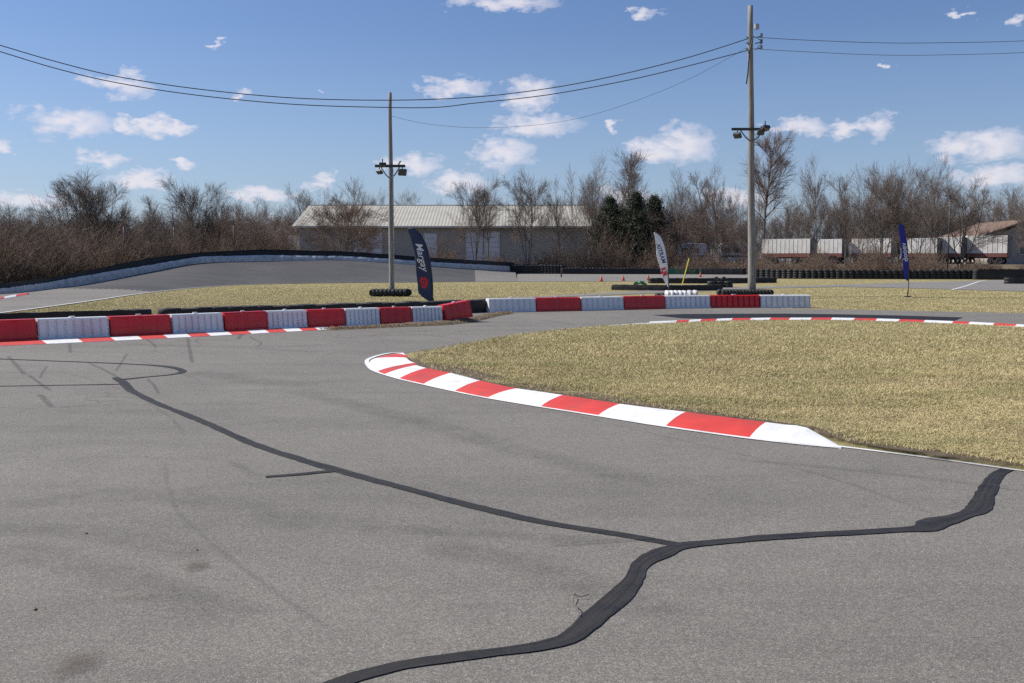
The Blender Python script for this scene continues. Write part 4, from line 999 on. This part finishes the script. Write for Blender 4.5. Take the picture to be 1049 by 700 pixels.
T = [
 (8, 197, 76, 'A3', 'bare tree with spreading twigs at the far left edge', .9), (34, 207, 82, 'D1', 'low brown bare tree between the left edge and the big bare tree', .9),
 (78, 170, 92, 'F1', 'big fan shaped bare tree, left one of the tallest pair on the left', 1.0), (108, 173, 93, 'F2', 'tall bare tree, right one of the tallest pair on the left', 1.0),
 (128, 200, 92, 'D1', 'rounded bare tree directly behind the leftmost slim lamp post', 1.1), (158, 198, 104, 'C1', 'thin straight bare tree between the two left lamp posts', 1.0),
 (203, 176, 112, 'F2', 'tall upright bare tree in the middle of the left thicket', .9), (222, 186, 113, 'A2', 'slender bare tree close behind the tall one mid thicket', .9),
 (245, 196, 108, 'D1', 'dense reddish bare tree behind the third lamp post', 1.0), (270, 198, 112, 'D3', 'dense bare tree just left of the warehouse', .95), (184, 205, 106, 'D2', 'bushy low bare tree behind the second lamp post', 1.),
 (303, 182, 178, 'A1', 'bare tree rising behind the left end of the warehouse roof', .8), (322, 186, 180, 'A3', 'second bare tree rising behind the left end of the warehouse roof', .8),
 (352, 178, 118, 'B1', 'big reddish many stemmed bare tree in front of the warehouse left doors', 1.1), (392, 186, 182, 'A1', 'bare tree behind the roof right beside the shorter pole', .85), (415, 187, 182, 'A3', 'bare tree behind the roof above the navy flag', .85), (372, 190, 182, 'D2', 'bare tree behind the roof left of the shorter pole', .85),
 (487, 176, 136, 'F2', 'bare tree in front of the warehouse, first right of the navy flag', .75), (500, 190, 138, 'C2', 'slender bare tree second right of the navy flag before the warehouse', .9), (541, 168, 136, 'F1', 'wide airy bare tree before the middle right of the warehouse', .75), (462, 226, 137, 'B2', 'short reddish shrubby tree before the warehouse doors', .9),
 (575, 178, 138, 'A2', 'bare tree before the right end of the warehouse roof', .8), (592, 166, 142, 'A4', 'bare tree at the right corner of the warehouse', .75), (612, 152, 145, 'A2', 'tall bare tree just left of the evergreens', .75), (636, 150, 143, 'C1', 'tallest thin bare tree rising above the evergreens', 1.1), (651, 156, 146, 'C1', 'thin bare tree with pale trunk between the evergreens', 1.1),
 (690, 168, 140, 'A2', 'upright bare tree right behind the white feather flag', .75), (704, 186, 136, 'D3', 'broad low bare tree right of the white feather flag', .8), (720, 174, 145, 'C2', 'bare tree above the yellow pole', .9), (738, 163, 142, 'A2', 'tall bare tree just left of the tall pole', .75), (754, 182, 150, 'A1', 'bare tree half behind the tall pole on its left', .7),
 (783, 131, 165, 'E1', 'tree with a dense rounded top directly behind the tall pole', .85), (804, 205, 150, 'C2', 'small thin bare tree right of the tall pole', 1.),
 (838, 153, 108, 'A2', 'tall airy bare tree standing alone right of the tall pole', .75), (866, 176, 112, 'C2', 'bare tree between the lone airy tree and the dense group', 1.1), (879, 166, 118, 'A4', 'forked bare tree left of the blue feather flag', .75),
 (902, 164, 110, 'F1', 'dense fan shaped bare tree left behind the blue feather flag', .75), (921, 160, 118, 'F2', 'dense bare tree right above the blue feather flag', .8), (937, 156, 112, 'A4', 'dense many branched tree just right of the blue feather flag', .75), (957, 152, 105, 'A2', 'tall bare tree left of the tall slim lamp post', .75),
 (985, 176, 108, 'F1', 'spreading bare tree with leaning limbs before the long white trailer', 1.0), (1006, 190, 172, 'D3', 'fan of bare branches above the left slope of the brown roof', .8), (1034, 186, 174, 'A1', 'bare tree over the brown roofed house', .8), (1058, 176, 110, 'A2', 'dense bare tree at the right edge of the frame', .9), (1090, 180, 112, 'A3', 'bare tree just past the right edge', .9)]
for px, tp, d, k, lb, w in T: tree(px, tp, d, k, lb, w, z0=0.)
# filler trees of the mass
rr = random.Random(3)
def topline(px): return interp([-150, 0, 60, 150, 280, 300, 340, 440, 520, 600, 680, 760, 860, 960, 1049, 1200], [195, 214, 208, 212, 208, 204, 212, 212, 205, 192, 196, 202, 202, 192, 200, 195], px)
def frontd(px): return interp([-150, 0, 100, 200, 290, 600, 700, 780, 1049, 1200], [62, 72, 90, 106, 140, 150, 140, 122, 118, 115], px)
for row in range(3):
    px = -140+row*9
    while px < 1190:
        if row == 0 and (285 < px < 600 or 775 < px < 1045): px += 30; continue
        d = frontd(px)+6+row*14+rr.uniform(-4, 4)
        if 285 < px < 602: d = 184+row*7
        if 690 < px and 126 < d < 176 and row: d = 178+row*5
        tp = topline(px)+rr.uniform(-12, 14)+(2-row)*2
        key = rr.choice(['A1', 'A2', 'A4', 'C2', 'D2', 'D3', 'D1', 'A3'] if px > 600 else ['D1', 'D2', 'D3', 'A3', 'A4', 'D1', 'B2'])
        tree(px, tp, d, key, 'bare tree merged in the background mass of woodland', rr.uniform(.75, 1.), WG)
        px += rr.uniform(15, 24)

# evergreens
def evergreen(px, top, d, label, wid, seed):
    r = np.random.default_rng(seed); H = CH+(HOR-top)*d/F; e = empty('evergreen_tree', gl(px, d), 0, label, 'tree')
    mb = MB(); mb.tube([(0, 0, -.1), (.05, 0, H*.5), (0, 0, H*.95)], [.22, .13, .03], 8); put('trunk', mb, BARK, e, True)
    n = 17000; nb = 420; bz = r.uniform(.06, 1, nb)*H; ba = r.uniform(0, 6.28, nb); bl = wid*1.15*(1-(bz/H)**2.3)*r.uniform(.35, 1.2, nb)+.2
    i = r.integers(0, nb, n); t = r.uniform(.15, 1, n)**.7; c = np.stack([np.cos(ba[i])*bl[i]*t, np.sin(ba[i])*bl[i]*t, bz[i]+t*bl[i]*.35], 1)+r.normal(0, .22, (n, 3))
    d1 = r.normal(0, 1, (n, 3)); d1 /= np.linalg.norm(d1, axis=1)[:, None]; d2 = np.cross(d1, r.normal(0, 1, (n, 3))); d2 /= np.linalg.norm(d2, axis=1)[:, None]
    s = r.uniform(.06, .15, n)[:, None]; V = np.stack([c-d1*s, c+d1*s+d2*s*.3, c+d2*s*1.2], 1).reshape(-1, 3)
    link('crown', raw_mesh('crown', V, np.arange(3*n).reshape(-1, 3), NEEDLE), e)
evergreen(625, 205, 139, 'dark conical evergreen, left one of the evergreens right of the warehouse', 3.0, 1)
evergreen(651, 200, 138, 'broad dark evergreen in the middle, right of the warehouse', 3.4, 2)
evergreen(670, 203, 140, 'dark evergreen behind the top of the white feather flag', 3.0, 3)

# ------------------------------------------------------------------ undergrowth (uncountable thicket)
def thicket(n, pxr, dep, depth_w, hgt, twigs, name, seed, mat, width=.011, z0=None):
    r = np.random.default_rng(seed); px = r.uniform(*pxr, n); d = np.interp(px, *dep)+r.uniform(0, 1, n)**1.2*depth_w
    x = (px-524.5)/F*d; z = np.zeros(n) if z0 is None else np.array([z0(a, b) for a, b in zip(px, d)])
    clump = .75+.35*np.sin(px*.11+seed)+.25*np.sin(px*.37+d*.5)
    h = np.interp(px, *hgt)*r.uniform(.45, 1.1, n)*np.clip(clump, .5, 1.25)
    S = []
    p = np.stack([x, d, z], 1); dr = np.stack([r.normal(0, .28, n), r.normal(0, .28, n), np.ones(n)], 1)
    k = 4; P_ = [p]
    for i in range(k):
        dr = dr+r.normal(0, .13, (n, 3)); u = dr/np.linalg.norm(dr, axis=1)[:, None]; q = P_[-1]+u*(h/k)[:, None]
        ra = np.full(n, width*2.0)*(1-i/k*.7); rb = np.full(n, width*2.0)*(1-(i+1)/k*.7); S.append(np.concatenate([P_[-1], q, ra[:, None], rb[:, None]], 1)); P_.append(q)
    st = np.stack(P_, 1)
    m = n*twigs; i = np.repeat(np.arange(n), twigs); t = r.uniform(.12, 1, m)*(k-.001); a = t.astype(int); f = (t-a)[:, None]
    b0 = st[i, a]*(1-f)+st[i, a+1]*f; dd = r.normal(0, 1, (m, 3)); dd[:, 2] = np.abs(dd[:, 2])+.5; dd /= np.linalg.norm(dd, axis=1)[:, None]; ln = (h[i]*r.uniform(.12, .34, m))[:, None]
    mid = b0+dd*ln*.5; e = mid+(dd+r.normal(0, .3, (m, 3)))*ln*.5
    S.append(np.concatenate([b0, mid, np.full((m, 1), width), np.full((m, 1), width*.7)], 1)); S.append(np.concatenate([mid, e, np.full((m, 1), width*.7), np.full((m, 1), width*.35)], 1))
    A = np.concatenate(S, 0); me = seg_mesh(name, [A], mat, 3)
    return tag(link(name, me), None, None, None, 'stuff')
DL_ = ([-200, 0, 60, 100, 200, 290, 320], [50, 60, 70, 78, 97, 108, 112])
th = thicket(6500, (-160, 318), DL_, 16, ([-200, 0, 150, 290, 318], [4.2, 3.7, 3.9, 3.8, 3.0]), 16, 'undergrowth', 1, BRUSH, .014)
th['label'] = 'dense brown leafless thicket on the left'; th['category'] = 'undergrowth'
th = thicket(1900, (395, 700), ([395, 700], [134, 130]), 9, ([395, 470, 520, 570, 600, 640, 700], [1.8, 3.0, 2.2, 3.2, 5.5, 5.0, 4.5]), 15, 'undergrowth', 2, BRUSH, .015)
th['label'] = 'leafless brush before the warehouse'; th['category'] = 'undergrowth'
th = thicket(4200, (690, 1150), ([690, 770, 790, 1150], [124, 122, 99, 96]), 13, ([690, 780, 800, 860, 900, 950, 1000, 1020, 1150], [2.6, 2.4, 2.5, 2.3, 2.9, 2.5, 1.6, 1.3, 1.4]), 15, 'undergrowth', 4, BRUSH, .012)
th['label'] = 'low brown brush behind the right hand tyre walls'; th['category'] = 'undergrowth'
th = thicket(2600, (-160, 1150), ([-160, 0, 290, 300, 600, 610, 1150], [75, 90, 125, 190, 190, 165, 178]), 14, ([-160, 250, 300, 1150], [5.2, 5.2, 6.5, 6.5]), 15, 'undergrowth', 5, BRUSH, .022)
th['label'] = 'far tangle of leafless wood behind everything'; th['category'] = 'undergrowth'
# woodland floor
fl = [(X(a, d), d, 0) for a, d in ((-300, 52), (0, 66), (100, 84), (200, 101), (290, 112), (330, 120), (400, 136), (600, 134), (760, 126), (780, 101), (1049, 95), (1300, 92))]+[(130, 420, 0), (-180, 420, 0)]
me = poly_sheet('woodland_floor', fl, .0, LITTER); structure('woodland_floor', me)

# ------------------------------------------------------------------ grass blades
def blades(n_tot, sampler, hmin, hmax, wid, z0, name, lab):
    x, y, sc = sampler(n_tot); n = len(x); r = rng
    a = r.uniform(0, 6.28, n); h = r.uniform(hmin, hmax, n)*sc; w = wid*r.uniform(.6, 1.3, n)*sc; ln = r.uniform(.4, 2.2, n)*h; b = r.uniform(0, 6.28, n)
    zc = z0(x, y) if callable(z0) else np.full(n, z0)
    V = np.zeros((n, 5, 3)); ca, sa = np.cos(a), np.sin(a); lx, ly = np.cos(b), np.sin(b)
    V[:, 0] = np.stack([x-ca*w, y-sa*w, zc-.005], 1); V[:, 1] = np.stack([x+ca*w, y+sa*w, zc-.005], 1)
    V[:, 2] = np.stack([x+ca*w*.7+lx*ln*.35, y+sa*w*.7+ly*ln*.35, zc+h*.6], 1); V[:, 3] = np.stack([x-ca*w*.7+lx*ln*.35, y-sa*w*.7+ly*ln*.35, zc+h*.6], 1)
    V[:, 4] = np.stack([x+lx*ln, y+ly*ln, zc+h*.95], 1)
    i = np.arange(n)[:, None]*5; F3 = np.concatenate([i+np.array([[0, 1, 2]]), i+np.array([[0, 2, 3]]), i+np.array([[3, 2, 4]])], 0)
    o = link(name, raw_mesh(name, V.reshape(-1, 3), F3, BLADE)); tag(o, lab, 'grass', None, 'stuff'); return o
inner_w = [inset(i, .10*sgn) for i in range(len(infw))]; deep_w = [inset(i, (.38+.22*math.sin(i*.9)+.12*math.sin(i*2.3))*sgn) for i in range(len(infw))]
def samp_inf(n):
    r = rng; d = 1/np.sqrt(r.uniform(1/28.5**2, 1/6.**2, n)); px = r.uniform(380, 1480, n); x = (px-524.5)/F*d
    k = in_poly(x, d, inner_w) & (in_poly(x, d, deep_w) | (r.uniform(0, 1, n) < .3) | (d > 20)); x = x[k]; d = d[k]
    return x, d, np.clip(d/14., .85, 1.35)
blades(1900000, samp_inf, .014, .036, .0033, .032, 'grass', 'short dry straw coloured grass covering the infield')
backp = [G(a, b) for a, b in ((-20, 322), (60, 313), (130, 303.5), (170, 298.6), (215, 294.6), (260, 292.2), (399, 290.2), (530, 289.2), (626, 289), (630, 297), (600, 301), (560, 303), (500, 309), (440, 315), (300, 319), (150, 323), (0, 326))]
rightp = [G(a, b) for a, b in ((800, 316), (800, 296), (860, 294.6), (930, 296), (1049, 299.6), (1250, 307), (1250, 326), (1049, 320.4), (980, 319), (900, 317.4), (834, 316))]
right2 = [G(a, b) for a, b in ((765, 292), (800, 287), (1000, 286.4), (930, 289), (870, 291.2), (800, 292.8))]
def samp_far(n):
    r = rng; d = 1/np.sqrt(r.uniform(1/85.**2, 1/28.**2, n)); px = r.uniform(-20, 1260, n); x = (px-524.5)/F*d
    k = in_poly(x, d, backp) | in_poly(x, d, rightp) | in_poly(x, d, right2); x = x[k]; d = d[k]; return x, d, np.clip(d/45, .8, 1.3)
blades(420000, samp_far, .016, .036, .009, -.012, 'grass', 'dry yellow green grass between the roads and the banked turn')
# grass fringe and straw on the swept soil
def samp_heap(n):
    r = rng; t = r.uniform(0, 1, n)*(len(lp)-1); i = t.astype(int); q = np.array([[p.x, p.y] for p in lp]); i = np.clip(i, 0, len(lp)-2)
    f = (t-i)[:, None]; c = q[i]*(1-f)+q[i+1]*f; c += r.normal(0, .17, c.shape)*np.array([.6, .9]); return c[:, 0], c[:, 1], np.ones(n)
o = blades(7000, samp_heap, .01, .05, .006, .035, 'straw_litter', 'dry straw swept up against the barriers'); o['category'] = 'straw'; o.data.materials[0] = STRAW

# scattered specks on the track
sp = random.Random(9); first = None
for px, py, s, lab in ((36, 625, .011, 'small dark chip on the asphalt at lower left'), (89, 547, .009, 'tiny dark pebble on the asphalt left of the long skid mark'), (202, 564, .008, 'tiny pebble beside the curved skid mark'), (150, 468, .007, 'tiny pebble right of the thin tar line')):
    c = G(px, py); bm = bmesh.new(); bmesh.ops.create_icosphere(bm, subdivisions=1, radius=s)
    for v in bm.verts: v.co *= sp.uniform(.7, 1.3); v.co.z *= .6
    me = bpy.data.meshes.new('pebble'); bm.to_mesh(me); bm.free(); me.materials.append(SOIL); o = link('pebble', me); o.location = (c.x, c.y, s*.4); tag(o, lab, 'pebble')
mb = MB(); c = [G(a, b, .02) for a, b in ((594, 629), (591, 622), (587, 616), (588, 609), (595, 610), (604, 609))]; mb.tube([(p.x, p.y, .012+.01*(i % 2)) for i, p in enumerate(c)], .0022, 5); tag(put('twig', mb, BARK), 'curled dry twig lying beside the wide tar seal', 'twig')

# ------------------------------------------------------------------ sky, sun
SUN_EL = R(43); SUN_DIR = Vector((-.965, .26, 0)).normalized()
sd = Vector((SUN_DIR.x*math.cos(SUN_EL), SUN_DIR.y*math.cos(SUN_EL), math.sin(SUN_EL)))
sl = bpy.data.lights.new('sun', 'SUN'); sl.energy = 4.6; sl.angle = R(.53); sl.color = (1., .95, .87); so_ = bpy.data.objects.new('sun', sl); COL.objects.link(so_)
so_.rotation_euler = (-sd).to_track_quat('-Z', 'Y').to_euler(); so_.location = (-30, 20, 40)
w = bpy.data.worlds.new('World'); w.cycles.sampling_method = 'MANUAL'; w.cycles.sample_map_resolution = 256; scene.world = w; w.use_nodes = True; nt = w.node_tree; nt.nodes.clear()
out = N(nt, 'ShaderNodeOutputWorld'); bg = N(nt, 'ShaderNodeBackground'); L(nt, bg.outputs[0], out.inputs[0]); bg.inputs[1].default_value = .07
sky = N(nt, 'ShaderNodeTexSky', sky_type='NISHITA'); sky.sun_disc = False; sky.sun_elevation = SUN_EL; sky.sun_rotation = math.atan2(sd.x, sd.y)
sky.air_density = 1.1; sky.dust_density = .6; sky.ozone_density = 1.6; sky.altitude = 200
tc = N(nt, 'ShaderNodeTexCoord').outputs['Generated']
sx = N(nt, 'ShaderNodeSeparateXYZ'); L(nt, tc, sx.inputs[0])
az = math_(nt, 'ARCTAN2', sx.outputs[0], sx.outputs[1]); el = math_(nt, 'ARCSINE', sx.outputs[2])
clouds = [(126, 87, 30, 10, 1), (70, 125, 40, 15, 1), (166, 130, 30, 9, 1), (128, 127, 18, 7, .9), (186, 131, 18, 8, 1), (245, 97, 13, 5, .9), (222, 45, 10, 3, .7), (3, 152, 14, 8, .8), (107, 161, 24, 8, .9), (145, 183, 36, 9, .9), (190, 167, 20, 6, .7), (335, 186, 22, 9, .8), (425, 168, 32, 11, 1), (470, 88, 36, 10, .9), (545, 96, 32, 15, .95), (548, 127, 45, 13, .95), (515, 158, 34, 16, 1), (470, 188, 32, 11, 1), (515, 2, 62, 9, .9), (655, 13, 19, 8, .6), (700, 148, 34, 18, 1.05), (672, 155, 34, 13, 1), (820, 130, 34, 9, .75), (872, 131, 24, 8, .8), (898, 130, 18, 15, .9), (1010, 148, 46, 16, 1), (1015, 182, 40, 11, .9), (625, 128, 8, 6, .8), (913, 67, 9, 4, .6), (988, 14, 12, 5, .7), (1040, 22, 14, 9, .6), (752, 202, 42, 10, .8), (640, 200, 40, 10, .7), (20, 205, 60, 10, .7), (330, 95, 9, 4, .2), (270, 200, 50, 10, .6), (-80, 120, 50, 14, 1), (1130, 110, 50, 16, 1), (-150, 60, 40, 10, .9), (1180, 190, 60, 14, 1)]
nc1 = N(nt, 'ShaderNodeTexNoise'); nc1.inputs['Scale'].default_value = 30; nc1.inputs['Detail'].default_value = 9; nc1.inputs['Roughness'].default_value = .62
mp = N(nt, 'ShaderNodeMapping'); mp.inputs['Scale'].default_value = (1, 1, 1.9); L(nt, tc, mp.inputs[0]); L(nt, mp.outputs[0], nc1.inputs['Vector'])
nc2 = N(nt, 'ShaderNodeTexNoise'); nc2.inputs['Scale'].default_value = 85; nc2.inputs['Detail'].default_value = 5; L(nt, mp.outputs[0], nc2.inputs['Vector'])
tot = None; shade = None
cv0 = N(nt, 'ShaderNodeCombineXYZ'); L(nt, az, cv0.inputs[0]); L(nt, el, cv0.inputs[1])
wp = N(nt, 'ShaderNodeVectorMath', operation='MULTIPLY_ADD'); L(nt, nc1.outputs['Color'], wp.inputs[0]); wp.inputs[1].default_value = (.075, .034, 0); L(nt, cv0.outputs[0], wp.inputs[2])
wq = N(nt, 'ShaderNodeVectorMath', operation='MULTIPLY_ADD'); L(nt, nc2.outputs['Color'], wq.inputs[0]); wq.inputs[1].default_value = (.022, .014, 0); L(nt, wp.outputs[0], wq.inputs[2])
cv = N(nt, 'ShaderNodeVectorMath', operation='SUBTRACT'); L(nt, wq.outputs[0], cv.inputs[0]); cv.inputs[1].default_value = (.0485, .024, 0)
for cx_, cy_, rx_, ry_, s in clouds:
    d = ray(cx_, cy_); a = math.atan2(d.x, d.y); e_ = math.asin(d.z/d.length); k1 = F/(rx_*1.18*s**.5); k2 = F/(ry_*1.25*s**.5)
    vm = N(nt, 'ShaderNodeVectorMath', operation='MULTIPLY_ADD'); L(nt, cv.outputs[0], vm.inputs[0]); vm.inputs[1].default_value = (k1, k2, 0); vm.inputs[2].default_value = (-a*k1, -e_*k2, 0)
    ln_ = N(nt, 'ShaderNodeVectorMath', operation='DOT_PRODUCT'); L(nt, vm.outputs[0], ln_.inputs[0]); L(nt, vm.outputs[0], ln_.inputs[1])
    tot = ln_.outputs['Value'] if tot is None else math_(nt, 'MINIMUM', tot, ln_.outputs['Value'])
tot = math_(nt, 'SUBTRACT', 1., tot, clamp=True)
nz = math_(nt, 'MULTIPLY_ADD', math_(nt, 'SUBTRACT', nc1.outputs['Fac'], .5), .9, math_(nt, 'MULTIPLY', math_(nt, 'SUBTRACT', nc2.outputs['Fac'], .5), .9))
al = math_(nt, 'ADD', tot, nz); al = math_(nt, 'MULTIPLY', al, math_(nt, 'MULTIPLY', tot, 3., clamp=True))
al = ramp(nt, al, [(.1, 0), (.5, .38), (1.0, .80)])
cc = mix(nt, ramp(nt, math_(nt, 'ADD', tot, math_(nt, 'MULTIPLY', nz, .6)), [(.2, 0), (1.0, 1)]), (6.8, 7.2, 9.0), (9.6, 9.2, 9.8))
hz = ramp(nt, el, [(0., .4), (.22, 0)])
tint = mix(nt, 1., sky.outputs[0], (.76, .875, 1.16), 'MULTIPLY')
sk = mix(nt, hz, tint, (5.0, 6.5, 9.2))
L(nt, mix(nt, al, sk, cc), bg.inputs[0])

scene.view_settings.view_transform = 'Standard'; scene.view_settings.look = 'None'; scene.view_settings.exposure = .35; scene.view_settings.gamma = 1; scene.view_settings.use_curve_mapping = False
scene.render.engine = 'CYCLES'; scene.cycles.use_denoising = DENOISE; scene.cycles.max_bounces = 4; scene.cycles.diffuse_bounces = 2; scene.cycles.glossy_bounces = 2; scene.cycles.transparent_max_bounces = 12
scene.cycles.use_adaptive_sampling = True; scene.cycles.adaptive_threshold = .015
try: scene.cycles.denoiser = 'OPENIMAGEDENOISE'; scene.cycles.denoising_input_passes = 'RGB_ALBEDO_NORMAL'
except Exception: pass
